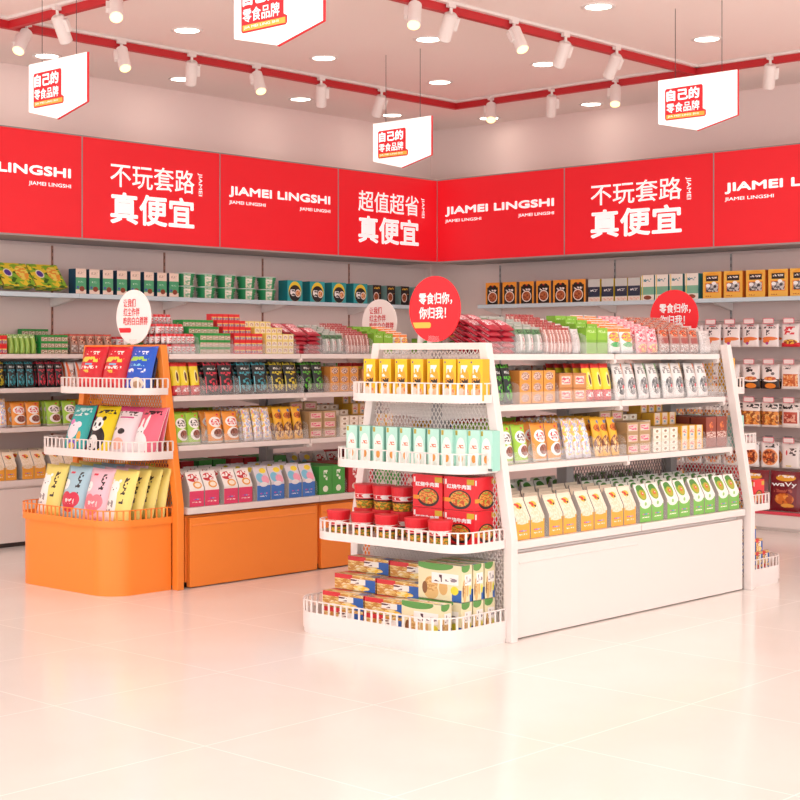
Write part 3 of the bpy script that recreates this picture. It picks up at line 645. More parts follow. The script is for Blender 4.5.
def bottom_orange():
    ks = ['berry', 'berry', 'maca', 'maca', 'gbox', 'rbox', 'gbox', 'rbox']; bk = ['lime', 'rbox', 'gbox', 'rbox', 'gbox', 'maca', 'berry', 'rbox']
    for b in range(8):
        a = 5.384+b*.249; k = ks[b]
        if K[k]['shape'] == 'carton': bin_(k, FW, a+.004, a+.23, 6.18, .432, 2, 4, 1, .185, .1, o4+', bin '+ORD[b], dd=.085, wfac=.97, fill=.93)
        else: bin_(k, FW, a+.004, a+.23, 6.18, .432, 2, 3, 1, .165, .12, o4+', bin '+ORD[b], dd=.11, wfac=.97, fill=.98)
        k = bk[b]
        bin_(k, FW, a+.004, a+.23, 6.18+.49, .432, 2, 2, 1, .2, .12, 'rear bottom of orange gondola, bin %s' % ORD[b], dd=.085, wfac=.97, fill=.9)
    guards(GO, 1.008, 0, [.02+b*.249+.24 for b in range(7)])
bottom_orange()
rear = [['color', 'brown', 'stick', 'redp', 'clrg', 'pink', 'brown', 'color'], ['yred', 'bkb', 'orw', 'wgo', 'bkr', 'brnp', 'wgg', 'yred'], ['gold', 'brnp', 'lime', 'redp', 'oran', 'pastel', 'orw', 'gold']]
for gx, gy, gw in ((5.418, 4.05, 'white'), (5.384, 6.18, 'orange')):
    for n_, lv in enumerate((3, 2, 1)):
        for b in range(8):
            bin_(rear[n_][b], FW, gx+b*.249+.004, gx+b*.249+.23, gy+.48+(.0 if lv == 3 else .04), LV[lv]+.002, 2, 2, 1, (.15, .17, .18)[n_], .06, 'rear bin %s of %s gondola %s shelf' % (ORD[b], gw, ('top', 'second', 'third')[n_]), lean=-.1)
# ================================================================ END RACKS
def rounded(D, hw, r, n=14):
    """outline in (u, v): u toward the shopper, from the post line round the front and back"""
    P = [(0, -hw)]
    for k in range(n+1):
        a = -pi/2+pi/2*k/n; P.append((D-r+r*cos(a), -hw+r+r*sin(a)))
    for k in range(n+1):
        a = pi/2*k/n; P.append((D-r+r*cos(a), hw-r+r*sin(a)))
    P.append((0, hw)); return P
def resample(P, step):
    out = []; acc = 0; total = sum(math.dist(a, b) for a, b in zip(P, P[1:])); n = max(2, round(total/step)); st = total/n; nxt = 0; d0 = 0
    for a, b in zip(P, P[1:]):
        l = math.dist(a, b)
        while nxt <= d0+l+1e-9 and l > 0:
            f = (nxt-d0)/l; out.append(((a[0]+(b[0]-a[0])*f, a[1]+(b[1]-a[1])*f), ((b[0]-a[0])/l, (b[1]-a[1])/l))); nxt += st
        d0 += l
    return out
def wall_strip(mb, P, z0, z1, t=.004):
    Q = []
    n = len(P)
    for i in range(n):
        a = P[max(0, i-1)]; b = P[min(n-1, i+1)]; l = math.dist(a, b) or 1
        Q.append((P[i][0]-(b[1]-a[1])/l*t, P[i][1]+(b[0]-a[0])/l*t))
    for i in range(n-1):
        a, b, c, d = P[i], P[i+1], Q[i+1], Q[i]
        mb.face([(*a, z0), (*b, z0), (*b, z1), (*a, z1)]); mb.face([(*c, z0), (*d, z0), (*d, z1), (*c, z1)])
        mb.face([(*a, z1), (*b, z1), (*c, z1), (*d, z1)]); mb.face([(*d, z0), (*c, z0), (*b, z0), (*a, z0)])
    for i in (0, n-1):
        a, d = P[i], Q[i]; mb.face([(*a, z0), (*a, z1), (*d, z1), (*d, z0)])
def end_rack(X, Yc, sgn, Mf, label, tiers, body, Mbody, Mrail0):
    """sgn -1: faces -X (towards camera), +1: faces +X. tiers: (depth, halfwidth, z_bottom, band, rail)"""
    t = thing('end_rack', label, 'display rack', (X, Yc, 0), pi if sgn < 0 else 0)
    # local: u (= +x local) away from the gondola, v = y local
    for s in (-1, 1):
        prof = [(.475, 0), (.475, .45), (.335, 1.30), (.29, 1.30), (.43, .45), (.43, 0)]
        mb = MB(); mb.prism([(s*a, z) for a, z in prof], 'x', -.022, .022); bevel(mb.obj('side_post', Mf, t), .003)
    mb = MB(); mb.box(-.012, .018, -.30, .30, 1.27, 1.30); mb.obj('top_bar', Mf, t)
    mb = MB(); mb.box(-.008, .008, -.43, .43, .02, .06); mb.obj('bottom_bar', Mf, t)
    mb = MB()
    fn = lambda z: ((-.43, .43) if z < .45 else (-.43+.14*(z-.45)/.85, .43-.14*(z-.45)/.85))
    mesh_panel(mb, fn, -.43, .43, .06, 1.27, .0215, .036, .0036, 'x')
    mb.obj('mesh_panel', Mf, t, merge=False)
    for k, (D, hw, z, band, rail) in enumerate(tiers):
        P = rounded(D, hw, .15 if k == 0 else .12); Mt = Mrail0 if k == 0 else M_white
        P = [(max(u, .024), v) for u, v in P]
        mb = MB()
        if k == 0 and body:
            ins = .004 if body is True else .012
            Pb = [(max(u-ins, .024), v*(1-ins*2)) for u, v in P]
            mb.prism(Pb, 'z', 0, z-.001); bo = mb.obj('base_box', Mbody, t); mb = MB()
        wall_strip(mb, P, z, z+band); mb.prism([(max(u-.004, .024), v*.992) for u, v in P], 'z', z, z+.008)
        o = mb.obj('tray', Mt, t)
        mb = MB(); wall_strip(mb, P, z+band+rail-.005, z+band+rail, .005)
        for (p, d) in resample(P, .036):
            n = Vector((-d[1], d[0], 0)); c = Vector((p[0], p[1], 0))+n*.002
            mb.flat(c+Vector((0, 0, z+band)), c+Vector((0, 0, z+band+rail-.004)), .0095, .004, n)
        mb.obj('rail', Mt, t)
    return t
TW = [(.46, .445, .02, .076, .053), (.34, .44, .408, .036, .052), (.255, .405, .735, .036, .052), (.19, .37, 1.036, .036, .052)]
TO = [(.44, .435, .355, .035, .053), (.28, .44, .695, .042, .055), (.195, .40, 1.034, .036, .052)]
def tall0(T): return T
RW = end_rack(5.355, 4.487, -1, M_white, 'white end rack with four basket tiers, nearest the camera', TW, True, M_white, M_white)
RO = end_rack(5.315, 6.645, -1, M_orange, 'orange end rack with three tiers of chip bags at left', TO, 2, M_orange, M_orange)
RF = end_rack(7.442, 4.487, 1, M_white, 'white end rack at the far end of the white gondola', TW, True, M_white, M_white)
# ---- stock of the end racks (frame facing -X: local x = -Y)
FR = Frame(0, 0, -pi/2)
def rackitem(key, X, Y, z, w, h, d, lean=0, turn=0, label='', group=None):
    return item(key, FR, -Y, X, z, w, h, d, lean, turn, label, group)
kind('ybox', 'box', 'snack_box', 'snack box', 'yellow snack box', '#f6c722', [('e', .5, .52, .8, .5, '#f4a92c'), ('s', .5, .7, .5, .3, '#fff8ee', 3.2, 5), ('s', .5, .42, .6, .2, '#3b2d22', 6, 10), ('e', .3, .2, .4, .2, '#f6e8dc'), ('ne', .68, .18, .5, .22, ['#e8803a', '#f6c9a0'], 4), ('e', .14, .92, .12, .05, '#5b4a78')], '#e9ae1e')
kind('mint', 'box', 'biscuit_box', 'biscuit box', 'mint green biscuit box', '#b9e8d8', [('e', .5, .5, .78, .62, '#eef7ef'), ('r', .5, .3, .78, .5, '#eef7ef'), ('s', .5, .58, .5, .08, '#e8663c', 7, 14), ('e', .5, .28, .36, .2, '#eda04a'), ('r', .14, .92, .2, .12, '#b8a23a'), ('r', .5, .03, 1, .06, '#5a5f60')], '#a4dccb')
kind('cup', 'cup', 'noodle_cup', 'noodle cup', 'red instant noodle cup', '#e02430', [('r', .5, .55, 1, .2, '#f3eeea'), ('s', .5, .55, 1, .16, '#d01f2c', 4, 4), ('r', .5, .38, 1, .08, '#2c241f'), ('nr', .5, .17, 1, .36, ['#e8a93c', '#7c8f2e', '#b8501f'], 5)], '#d82632')
kind('rnb', 'box2', 'noodle_box', 'noodle box', 'red beef noodle box', '#e3222f', [('e', .52, .32, .74, .58, '#2a211d'), ('ne', .52, .34, .62, .46, ['#e8a04a', '#c8501f', '#8fae3a'], 9), ('r', .87, .86, .24, .16, '#cfae2c'), ('r', .06, .84, .06, .16, '#f1e8e4'), ('r', .12, .3, .2, .12, '#e89a2a')], '#c81c28',
     text=[('红烧牛肉面', .1, .9, .64, .78, .04, M_txtw)])
kind('stk', 'box2', 'biscuit_box', 'biscuit box', 'long biscuit stick box', '#e5cf9c', [('nr', .5, .5, 1, 1, ['#e2bd72', '#c98a3c', '#f0dfb8'], 5), ('r', .22, .85, .44, .3, '#d8333a'), ('r', .86, .4, .28, .8, '#2a5fae'), ('r', .58, .6, .36, .36, '#f6eee6'), ('s', .5, .6, .2, .26, '#5a2030', 5, 4), ('ne', .66, .2, .4, .3, ['#f3c23c', '#f8e2a0'], 6)], '#b0633a')
kind('crk', 'box2', 'cracker_box', 'cracker box', 'large cream cracker box', '#ecdfb6', [('e', .36, .96, .9, .3, '#5f9a4c'), ('e', .3, .2, .34, .42, '#e2b878'), ('ne', .3, .42, .3, .42, ['#e6bf80', '#cf9a58'], 7), ('e', .58, .34, .2, .4, '#dcae6c'), ('e', .15, .3, .12, .34, '#8d5a34'), ('r', .62, .6, .62, .3, '#f8f1ec'), ('s', .44, .6, .22, .2, '#57303a', 4.5, 4), ('s', .74, .58, .3, .1, '#8d7f88', 8, 8), ('r', .89, .16, .22, .34, '#2a5fa8'), ('e', .84, .3, .18, .24, '#e6da3c')], '#e0d2a4')
for i, p in enumerate((369.5, 385, 401, 417, 433.5, 449.5, 464, 476)):
    rackitem('ybox', 5.29, YR(p, 5.265), 1.046, .072, .182, .05, label='yellow snack box, %s on the top tier' % ('rightmost' if i == 7 else ORD[i]+' from the left'), group='yellow boxes on the top tier of the near white rack')
for i, p in enumerate((352, 365, 378.3, 392, 405.5, 419.5, 433.5, 447, 461, 474, 486.5)):
    rackitem('mint', 5.245+{8: .02, 9: .03, 10: .04}.get(i, 0), YR(p, 5.22+{8: .02, 9: .03, 10: .04}.get(i, 0)), .745, .066, .174, .055, label='mint green biscuit box, %s from the left on second tier' % ORD[i], group='mint boxes on the white rack second tier')
cz = .422
for i, p in enumerate((331, 360, 386)):
    for k in range(2 if i < 3 else 1):
        pass
for i, Y in enumerate((4.84, 4.725, 4.61)):
    for k in range(2):
        rackitem('cup', 5.305, Y, cz+k*.112, .11, .11, .11, label='red instant noodle cup, %s, %s of back row stack on white rack' % (ordl(i, 3), ('bottom', 'top')[k]), group='red noodle cups on the third tier')
for i, p in enumerate((338, 362, 386, 416, 441)):
    rackitem('cup', 5.145 if i < 4 else 5.135, YR(p, 5.14), cz, .112, .11, .112, label='red instant noodle cup, %s from left in front row of third tier' % ORD[i], group='red noodle cups on the third tier')
for i, Y in enumerate((4.395, 4.215)):
    for k in range(2):
        rackitem('rnb', 5.305, Y, cz+k*.147, .17, .145, .16, label='red beef noodle box, %s, %s of its stack on third tier' % (('left', 'right')[i], ('bottom', 'top')[k]), group='red beef noodle boxes')
# biscuits on the lowest tier
for r, (X, nz) in enumerate(((5.075, 2), (5.155, 3), (5.245, 4))):
    for i, Y in enumerate((4.735, 4.475) if r < 2 else (4.735, 4.475)):
        for k in range(nz):
            if r == 0 and i == 1: Y = 4.475
            rackitem('stk', X, Y, .034+k*.071, .25, .068, .075, label='biscuit stick box, %s pile, %s step, layer %s, lowest tier' % (('left', 'right')[i], ('front', 'middle', 'back')[r], 'top' if k == nz-1 else ORD[k]), group='biscuit stick boxes on lowest tier')
for r, (X, nz) in enumerate(((5.04, 1), (5.14, 2), (5.22, 2), (5.30, 2))):
    for k in range(nz):
        rackitem('crk', X, 4.225 if r else 4.245, .034+k*.158, .24 if r else .22, .155, .07, label='large cream cracker box, %s row, %s layer on lowest tier' % (('front', 'second', 'third', 'back')[r], ('bottom', 'top')[k]), group='cream cracker boxes')
# far white rack: same stock seen from behind the gondola end
def faritem(key, X, Y, z, w, h, d, rz, label, group):
    q = K[key]; o = bpy.data.objects.new(q['name'], kmesh(key, w, h, d)); COL.objects.link(o)
    o.location = (X, Y, z); o.rotation_euler = (0, 0, rz); tag(o, label, q['cat'], group)
for i in range(4): faritem('ybox', 7.50, 4.20+i*.13, 1.046, .072, .182, .05, pi/2, 'yellow snack box on far rack, %s along from its near side' % ORD[i], 'yellow boxes on far rack')
for i in range(5): faritem('mint', 7.525, 4.16+i*.13, .745, .068, .174, .055, pi/2, 'mint biscuit box on far rack, %s along from its near side' % ORD[i], 'mint boxes on far rack')
for i in range(3):
    for k in range(2): faritem('cup', 7.53, 4.16+i*.13, cz+k*.112, .11, .11, .11, 0, 'red noodle cup on far rack, %s stack, %s one' % (ordl(i, 3), ('bottom', 'top')[k]), 'noodle cups on far rack')
for i in range(3): faritem('rnb', 7.66, 4.18+i*.18, cz, .17, .145, .12, pi/2, 'red noodle box on far rack, %s one' % ordl(i, 3), 'noodle boxes on far rack')
for r, nz in ((0, 4), (1, 3), (2, 2)):
    for k in range(nz): faritem('stk', 7.60+r*.074, 4.225, .034+k*.071, .25, .068, .072, pi/2, 'biscuit stick box on far rack, %s step, layer %s' % (('inner', 'middle', 'outer')[r], 'top' if k == nz-1 else ORD[k]), 'biscuit stick boxes on far rack')
# ---- chip bags on the orange rack
G_ = 'chips_bag', 'chips bag'
kind('cred', 'pouch', *G_, 'red chips bag', '#d3202e', [('s', .5, .84, .5, .08, '#fff0e8', 8, 12), ('s', .5, .68, .7, .12, '#f3cf4a', 5, 6), ('r', .5, .57, .3, .04, '#7fb6d8'), ('s', .5, .50, .7, .07, '#f6e6e0', 8, 9), ('s', .5, .41, .3, .06, '#f0c84a', 6, 9), ('e', .5, .12, .7, .34, '#e8504a'), ('e', .5, .08, .5, .2, '#d3202e')], rough=.22)
kind('cblue', 'pouch', *G_, 'blue chips bag', '#1c56c4', [('s', .5, .84, .5, .08, '#eaf2ff', 8, 12), ('s', .5, .70, .7, .1, '#a5d44a', 5, 6), ('s', .5, .56, .6, .05, '#7fd0e8', 8, 9), ('s', .5, .44, .7, .08, '#f3f6ff', 5, 9), ('e', .6, .16, .5, .26, '#f3e3cf'), ('e', .62, .14, .3, .14, '#c8a27e'), ('r', .5, .03, 1, .06, '#173f9a')], rough=.22)
kind('cgrn', 'pouch', *G_, 'green chips bag', '#2f9a4a', [('s', .5, .6, .7, .3, '#e8f0c8', 6, 8)], rough=.22)
kind('cyel', 'pouch', *G_, 'yellow chips bag', '#e8c81f', [('s', .5, .6, .7, .3, '#6a3a1e', 6, 8)], rough=.22)
kind('cnavy', 'pouch', *G_, 'navy chips bag', '#1c2350', [('s', .5, .6, .7, .3, '#e8c81f', 6, 8)], rough=.22)
kind('cteal', 'pouch', *G_, 'teal unicorn chips bag', '#2fb0ae', [('s', .55, .88, .7, .1, '#c9f0ee', 6, 10), ('s', .55, .77, .6, .07, '#e6f7f6', 7, 10), ('e', .42, .42, .5, .36, '#f3eef4'), ('e', .62, .54, .26, .14, '#f3eef4'), ('e', .3, .60, .22, .12, '#e88ac8'), ('e', .74, .30, .14, .22, '#f3b04a'), ('e', .5, .12, .4, .2, '#8a5ad0'), ('e', .5, .1, .26, .14, '#f3d04a'), ('e', .42, .52, .06, .03, '#333')], rough=.25)
kind('cpan', 'pouch', *G_, 'yellow chips bag with a panda', '#f2d614', [('s', .55, .86, .76, .09, '#2a221c', 6, 10), ('e', .4, .28, .85, .52, '#17151a'), ('e', .36, .58, .56, .3, '#fbf8f4'), ('e', .14, .7, .16, .1, '#17151a'), ('e', .6, .7, .16, .1, '#17151a'), ('e', .26, .57, .12, .09, '#17151a'), ('e', .5, .57, .12, .09, '#17151a'), ('e', .38, .5, .06, .03, '#17151a'), ('e', .36, .2, .46, .3, '#fbf8f4'), ('s', .36, .18, .3, .18, '#3a3436', 6, 6)], rough=.25)
kind('cwht', 'pouch', *G_, 'white and pink chips bag', '#efdfe2', [('r', .5, .95, 1, .12, '#d8487c'), ('s', .5, .84, .76, .09, '#4a2a2e', 6, 10), ('r', .5, .75, .6, .03, '#d84a88'), ('e', .5, .45, .3, .12, '#2a2428'), ('e', .45, .2, .5, .24, '#f3b8a4'), ('e', .2, .5, .1, .07, '#2a2428')], rough=.25)
kind('crab', 'pouch', *G_, 'pink chips bag with a white rabbit', '#e86a80', [('s', .5, .88, .8, .09, '#4a1a26', 6, 10), ('e', .36, .2, .72, .5, '#fbf3f2'), ('e', .3, .46, .4, .24, '#fbf3f2'), ('e', .5, .66, .12, .34, '#fbf3f2'), ('e', .3, .62, .12, .26, '#fbf3f2'), ('e', .22, .46, .06, .03, '#3a2a2e'), ('e', .4, .46, .06, .03, '#3a2a2e')], rough=.25)
def bear(key, base, word, heart):
    L = [('s', .72, .6, .14, .5, '#3a3028', 5, 11), ('e', .28, .3, .56, .9, '#fbf6f1'), ('e', .32, .62, .44, .3, '#fbf6f1'), ('e', .16, .77, .12, .07, '#fbf6f1'), ('e', .48, .77, .12, .07, '#fbf6f1'), ('e', .3, .6, .06, .025, '#2a2424'), ('e', .2, .64, .03, .02, '#2a2424'), ('e', .42, .63, .03, .02, '#2a2424')]
    if heart: L = [('s', .72, .66, .16, .44, '#2a2022', 5, 10), ('e', .2, .62, .3, .2, '#fbf6f1'), ('e', .22, .6, .04, .02, '#2a2424'), ('r', .3, .86, .2, .04, '#e0344e'), ('e', .34, .34, .44, .28, heart), ('e', .66, .34, .44, .28, heart), ('e', .5, .24, .5, .3, heart), ('s', .5, .3, .4, .1, '#f7e4e2', 9, 18)]
    else: L.append(('s', .28, .3, .3, .2, '#9a9490', 6, 12))
    kind(key, 'pouch', *G_, word, base, L, rough=.35)
bear('byel', '#efdb78', 'pale yellow bag with a white animal', None)
bear('bblu', '#a9cbd8', 'light blue bag with red heart', '#d8304e'); bear('bpnk', '#f3c3cf', 'light pink bag with pink heart', '#ee7f8c')
og = 'chips bags on the orange rack, '
lean = .27
for i, (p, front, back) in enumerate(((87.5, 'cred', 'cgrn'), (111.5, 'cred', 'cyel'), (136, 'cblue', 'cnavy'))):
    X = 5.205; Y = YR(p, X)
    rackitem(front, X, Y, 1.046, .215, .255, .075, lean, label='%s, %s of the three on the top tier' % (K[front]['words'], ('leftmost', 'middle', 'rightmost')[i]), group=og+'top tier')
    rackitem(back, X+.05, Y+.02, 1.042, .2, .25, .03, lean*.8, label='%s behind the %s front bag on the top tier' % (K[back]['words'], ('left', 'middle', 'right')[i]), group=og+'top tier back row')
for i, (p, front, back) in enumerate(((73, 'cteal', 'rbox'), (96.5, 'cpan', 'cnavy'), (119.5, 'cwht', 'cwht'), (142, 'crab', 'crab'))):
    X = 5.17; Y = YR(p, X); bk = 'cnavy' if i == 1 else ('cred' if i == 0 else ('cwht' if i == 2 else 'crab'))
    rackitem(front, X, Y, .707, .2, .275, .075, .36, label='%s, front row of the middle tier' % K[front]['words'], group=og+'middle tier')
    rackitem(bk, X+.065, Y+.012, .707, .19, .265, .03, .22, label='%s behind the %s one on middle tier' % (K[bk]['words'], ('teal', 'panda', 'white', 'rabbit')[i]), group=og+'middle tier back row')
for i, (p, k) in enumerate(((45.5, 'byel'), (68.5, 'bblu'), (91.5, 'bpnk'), (114, 'byel'))):
    for r in range(4):
        X = 5.0+r*.08; Y = YR(p, 4.99)
        rackitem(k, X, Y, .367, .205, .285, .075, .28 if r < 3 else .2, label='%s, %s column, %s row, lowest tier' % (K[k]['words'], ORD[i], ('front', 'second', 'third', 'back')[r]), group=og+'lowest tier')
# ---- round toppers on the racks
def topper(X, Y, red, label, where):
    t = thing('round_sign', label, 'round sign', (X, Y, 1.302), -pi/2, 'round signs standing on the racks')
    r = .15; cz_ = r+.002
    mb = MB(); n = 56; P = [(r*cos(2*pi*i/n), cz_+r*sin(2*pi*i/n)) for i in range(n)]
    mb.prism(P, 'y', 0, .006); mb.obj('disc', M_sign2 if red else M_disc, t)
    mb = MB(); mb.box(-.03, .03, -.004, .010, 0, .03); mb.obj('clip', M_acr, t)
    mb = MB(); tm = M_txtw if red else M_txtr
    if red:
        letters(t, tm, '零食归你，', -.09, .105, cz_+.02, cz_+.075, -.0012, offset=.02)
        letters(t, tm, '你归我！', -.09, .07, cz_-.045, cz_+.01, -.0012, offset=.02)
    else:
        letters(t, tm, '让我们', -.085, .02, cz_+.055, cz_+.1, -.0012, offset=.01)
        letters(t, tm, '红尘作伴', -.085, .055, cz_+.005, cz_+.05, -.0012, offset=.01)
        letters(t, tm, '吃的白白胖胖', -.085, .125, cz_-.045, cz_+.0, -.0012, offset=.01)
    mb = MB(); q = [(-.115, cz_-.122+.035)]
    mb.box(-.112, -.02, -.002, -.0003, cz_-.088, cz_-.06) if False else mb.prism([(-.114, cz_-.086), (-.027, cz_-.086), (-.02, cz_-.079), (-.02, cz_-.067), (-.027, cz_-.06), (-.127, cz_-.06)], 'y', -.0016, -.0002)
    mb.obj('label_strip', M_yel if red else M_txtr, t)
M_disc = mat('white_disc', '#fdf3ef', .5); M_sign2 = mat('red_disc', '#ec1b28', .5, emit=.04)  # red disc is no lamp; its faint glow just brightens the colour
topper(5.36, 4.468, True, 'round red sign reading 零食归你，你归我！ on the near white rack', '')
topper(7.435, 4.485, True, 'round red sign on the far end of the white gondola', '')
topper(5.35, 6.61, False, 'round white sign with red writing on the orange rack', '')
topper(7.40, 6.63, False, 'round white sign at far end of the orange gondola', '')
# ================================================================ WALL SHELVING
HL = [.43, .77, 1.027, 1.25]; ZT = 1.645
def wall_unit(side, a, b, label, closed=True, first=False, last=False):
    """local x along wall, local y=0 at back panel plane, negative y toward the room"""
    if side == 'L': t = thing('wall_shelf_unit', label, 'wall shelving', (a, WY, 0), 0, 'wall shelving bays')
    else: t = thing('wall_shelf_unit', label, 'wall shelving', (WX, -a, 0), -pi/2, 'wall shelving bays')
    w = b-a
    mb = MB(); mb.box(.002, w-.002, -.04, -.004, .02, 2.0); mb.obj('back_panel', M_backp, t)
    mb = MB(); mb.box(-.008, .008, -.045, -.04, .45, 2.0)
    for k in range(30): mb.box(-.0025, .0025, -.0462, -.045, .5+k*.05, .525+k*.05, 1)
    mb.obj('slotted_upright', [M_copper if side == 'L' else M_steel, M_gap], t)
    if side == 'L':
        mb = MB(); mb.box(.002, w-.002, -.42, -.045, .03, .425); bevel(mb.obj('base_cabinet', M_wpanel, t), .003)
        mb = MB(); mb.box(.004, w-.004, -.40, -.06, 0, .03); mb.obj('kick_recess', M_gap, t)
        mb = MB(); mb.box(.006, w-.006, -.432, -.421, .03, .375); bevel(mb.obj('drawer_front', M_wpanel, t), .003)
        mb = MB(); mb.box(0, w, -.438, -.045, .39, .43); bevel(mb.obj('base_shelf', M_white, t), .003)
        for z in HL[1:]:
            mb = MB(); d = -.37 if z > 1.2 else -.40
            mb.box(.001, w-.001, d+.0185, -.045, z-.012, z); mb.box(.001, w-.001, d, d+.018, z-.03, z); bevel(mb.obj('shelf', M_white, t), .003)
            for e in (.012, w-.018):
                mb = MB(); mb.prism([(d+.03, z-.012), (d+.05, z-.04), (-.045, z-.07), (-.045, z-.012)], 'x', e, e+.005); mb.obj('shelf_bracket', M_white, t)
    else:
        mb = MB(); mb.box(0, w, -.42, -.045, .02, .115); mb.box(0, w, -.40, -.05, 0, .02, 0); bevel(mb.obj('base_cabinet', M_wpanel, t), .003)
        mb = MB(); mb.box(0, w, -.424, -.40, .115, .135); mb.obj('red_edge', mat('red_edge_strip', '#e0485a', .4), t)
    z = ZT
    mb = MB(); mb.box(.001, w-.001, -.35, -.045, z-.008, z+.004); mb.box(.001, w-.001, -.352, -.335, z-.016, z+.014); mb.obj('top_shelf', M_blue, t)
    for e in (.012, w-.018):
        mb = MB(); mb.prism([(-.30, z-.009), (-.26, z-.03), (-.06, z-.07), (-.045, z-.07), (-.045, z-.009)], 'x', e, e+.005); mb.obj('shelf_bracket', M_white, t)
    return t
bx = [5.33, 6.33, 7.34, 8.345, 9.34, 10.33]
for i in range(5): wall_unit('L', bx[i], bx[i+1], 'white wall shelving bay on left wall, %s from the left' % ORD[i])
by = [-7.95, -6.81, -5.79, -4.77, -3.75]
for i in range(4): wall_unit('R', by[i], by[i+1], 'wall shelving bay on right wall, %s from the room corner' % ORD[i])
# ---- top shelf stock, left wall
ZS = ZT+.006
def line(key, pxs, Y, w, h, d, side, desc, lean=0, nz=1, turn=0, z=ZS, grp=None):
    n = len(pxs)
    for i, p in enumerate(pxs):
        for k in range(nz):
            if side == 'L': fr, lx, ly = FW, XL(p, Y), Y+d/2
            else: fr, lx, ly = FR, -YR(p, Y), Y+d/2
            lb = '%s, %s from the left%s, %s' % (K[key]['words'], ORD[i], '' if nz == 1 else ' '+('bottom', 'top')[k], desc)
            item(key, fr, lx, ly, z+k*h, w, h*.995, d, lean, turn, lb, K[key]['words']+'s '+desc)
Yw = 8.42
tl = 'on left wall top shelf'
for i, p in enumerate((-15, 19, 51)):
    o = item('tray', FW, XL(p, Yw), Yw+.09, ZS+.02, .24, .055, .20, 0, 0, 'green and yellow food tray, %s of three on left wall top shelf' % ordl(i, 3), 'food trays on the blue shelf')
    o.rotation_euler = (radians(50), radians(0), 0); o.location.z = ZS+.085
line('teal8', [81, 94.5, 108, 122, 135.5, 149, 162, 174], Yw, .088, .18, .08, 'L', tl)
line('gcup', [191, 212, 232, 252.5, 272.5], Yw, .155, .095, .14, 'L', tl, nz=2)
line('bowlb', [295, 317.5, 339, 360.5], Yw, .165, .17, .1, 'L', tl)
line('drkb', [377, 391, 405, 419], Yw, .105, .165, .1, 'L', tl)
tr_ = 'on right wall top shelf'; Xw = 10.12
line('orbx', [492.5, 509.5, 526.5, 543.5, 560.5, 578], Xw, .142, .19, .09, 'R', tr_)
line('navy', [594, 607.5, 621, 634], Xw, .108, .185, .09, 'R', tr_)
line('teabx', [647.5, 661.5, 676, 691.5], Xw, .112, .2, .09, 'R', tr_)
line('yelbx', [712, 733, 755.5, 778, 800], Xw, .15, .205, .1, 'R', tr_)
# ---- left wall lower shelves
def lwbins(spec, lv, where):
    d = .37 if HL[lv] > 1.2 else (.40 if lv else .43); y = WY-d+.008; z = HL[lv]+.002
    for (p0, p1, key, nx, ny, nz, h, pitch, kw) in spec:
        a, b = XL(p0, y), XL(p1, y)
        wh = where if lv else where+', bin '+ORD[[s_[0] for s_ in spec].index(p0)]
        bin_(key, FW, a+.003, b-.003, y, z, nx, ny, nz, h, pitch, wh, **kw)
RR = dict(lean=.12)
lwbins([(-8, 9, 'smrd', 3, 4, 2, .06, .06, dict(extra=.4)), (10, 40, 'grnp', 5, 4, 1, .13, .06, RR), (41, 70, 'smgr', 4, 5, 3, .042, .055, dict(extra=.3)), (71, 117, 'brnp', 5, 5, 1, .135, .05, RR),
        (118, 165, 'smrw', 6, 4, 2, .06, .06, dict(extra=.3)), (430, 445, 'green', 2, 3, 1, .13, .07, dict())], 3, 'fourth shelf of left wall')
lwbins([(-20, 9, 'bky', 3, 4, 1, .175, .055, LN), (10, 39, 'bkb', 3, 4, 1, .175, .055, LN), (40, 68, 'bkr', 3, 4, 1, .175, .055, LN), (69, 100, 'orw', 3, 4, 1, .17, .055, LN), (102, 160, 'wgy', 5, 4, 1, .17, .055, LN)], 2, 'third shelf of left wall')
lwbins([(-18, 12, 'pastel', 3, 4, 1, .19, .055, LN), (13, 46, 'oran', 2, 5, 1, .165, .05, LN), (49, 82, 'lime', 2, 5, 1, .165, .05, LN), (84, 160, 'gold', 6, 4, 1, .17, .055, LN)], 1, 'second shelf of left wall')
lwbins([(-33, -8, 'oat', 2, 3, 1, .182, .11, dict()), (-7, 19, 'oat', 2, 3, 1, .182, .11, dict()), (22, 48, 'oat', 2, 3, 1, .182, .11, dict()), (51, 80, 'oat', 2, 3, 1, .182, .11, dict()), (83, 112, 'oat', 2, 3, 1, .182, .11, dict()), (115, 145, 'oat', 2, 3, 1, .182, .11, dict())], 0, 'bottom shelf of left wall')
# ---- right wall: bags hanging on hooks
H_ = 'pouch', 'hanging_snack_bag', 'snack bag'
def hk(key, words, base, layers): kind(key, *H_, words, base, layers, rough=.3)
hk('h1', 'white shrimp snack bag', '#f4eae8', [('s', .5, .84, .7, .08, '#3a3236', 7, 16), ('r', .5, .93, .4, .05, '#d8525c'), ('s', .4, .62, .2, .24, '#4a4448', 4, 8), ('e', .5, .36, .9, .16, '#ee7f3c'), ('e', .3, .26, .4, .2, '#ee7f3c'), ('e', .35, .16, .18, .12, '#b03a8a')])
hk('h1b', 'white and red snack bag', '#f6ece9', [('s', .45, .7, .6, .34, '#e0343c', 5, 7), ('r', .5, .09, 1, .18, '#dc2630'), ('ne', .5, .22, .8, .2, ['#8d3a22', '#f3c04a'], 7)])
hk('h2', 'black-bottomed snack bag', '#f4ece8', [('s', .4, .78, .4, .2, '#3a3030', 4, 6), ('e', .65, .62, .2, .12, '#7a7070'), ('r', .5, .2, 1, .4, '#2a1c1a'), ('e', .5, .12, .6, .22, '#f08a2c'), ('e', .5, .34, .8, .12, '#fbf3ec'), ('ne', .5, .42, .7, .16, ['#d8602c', '#f0a04a'], 6)])
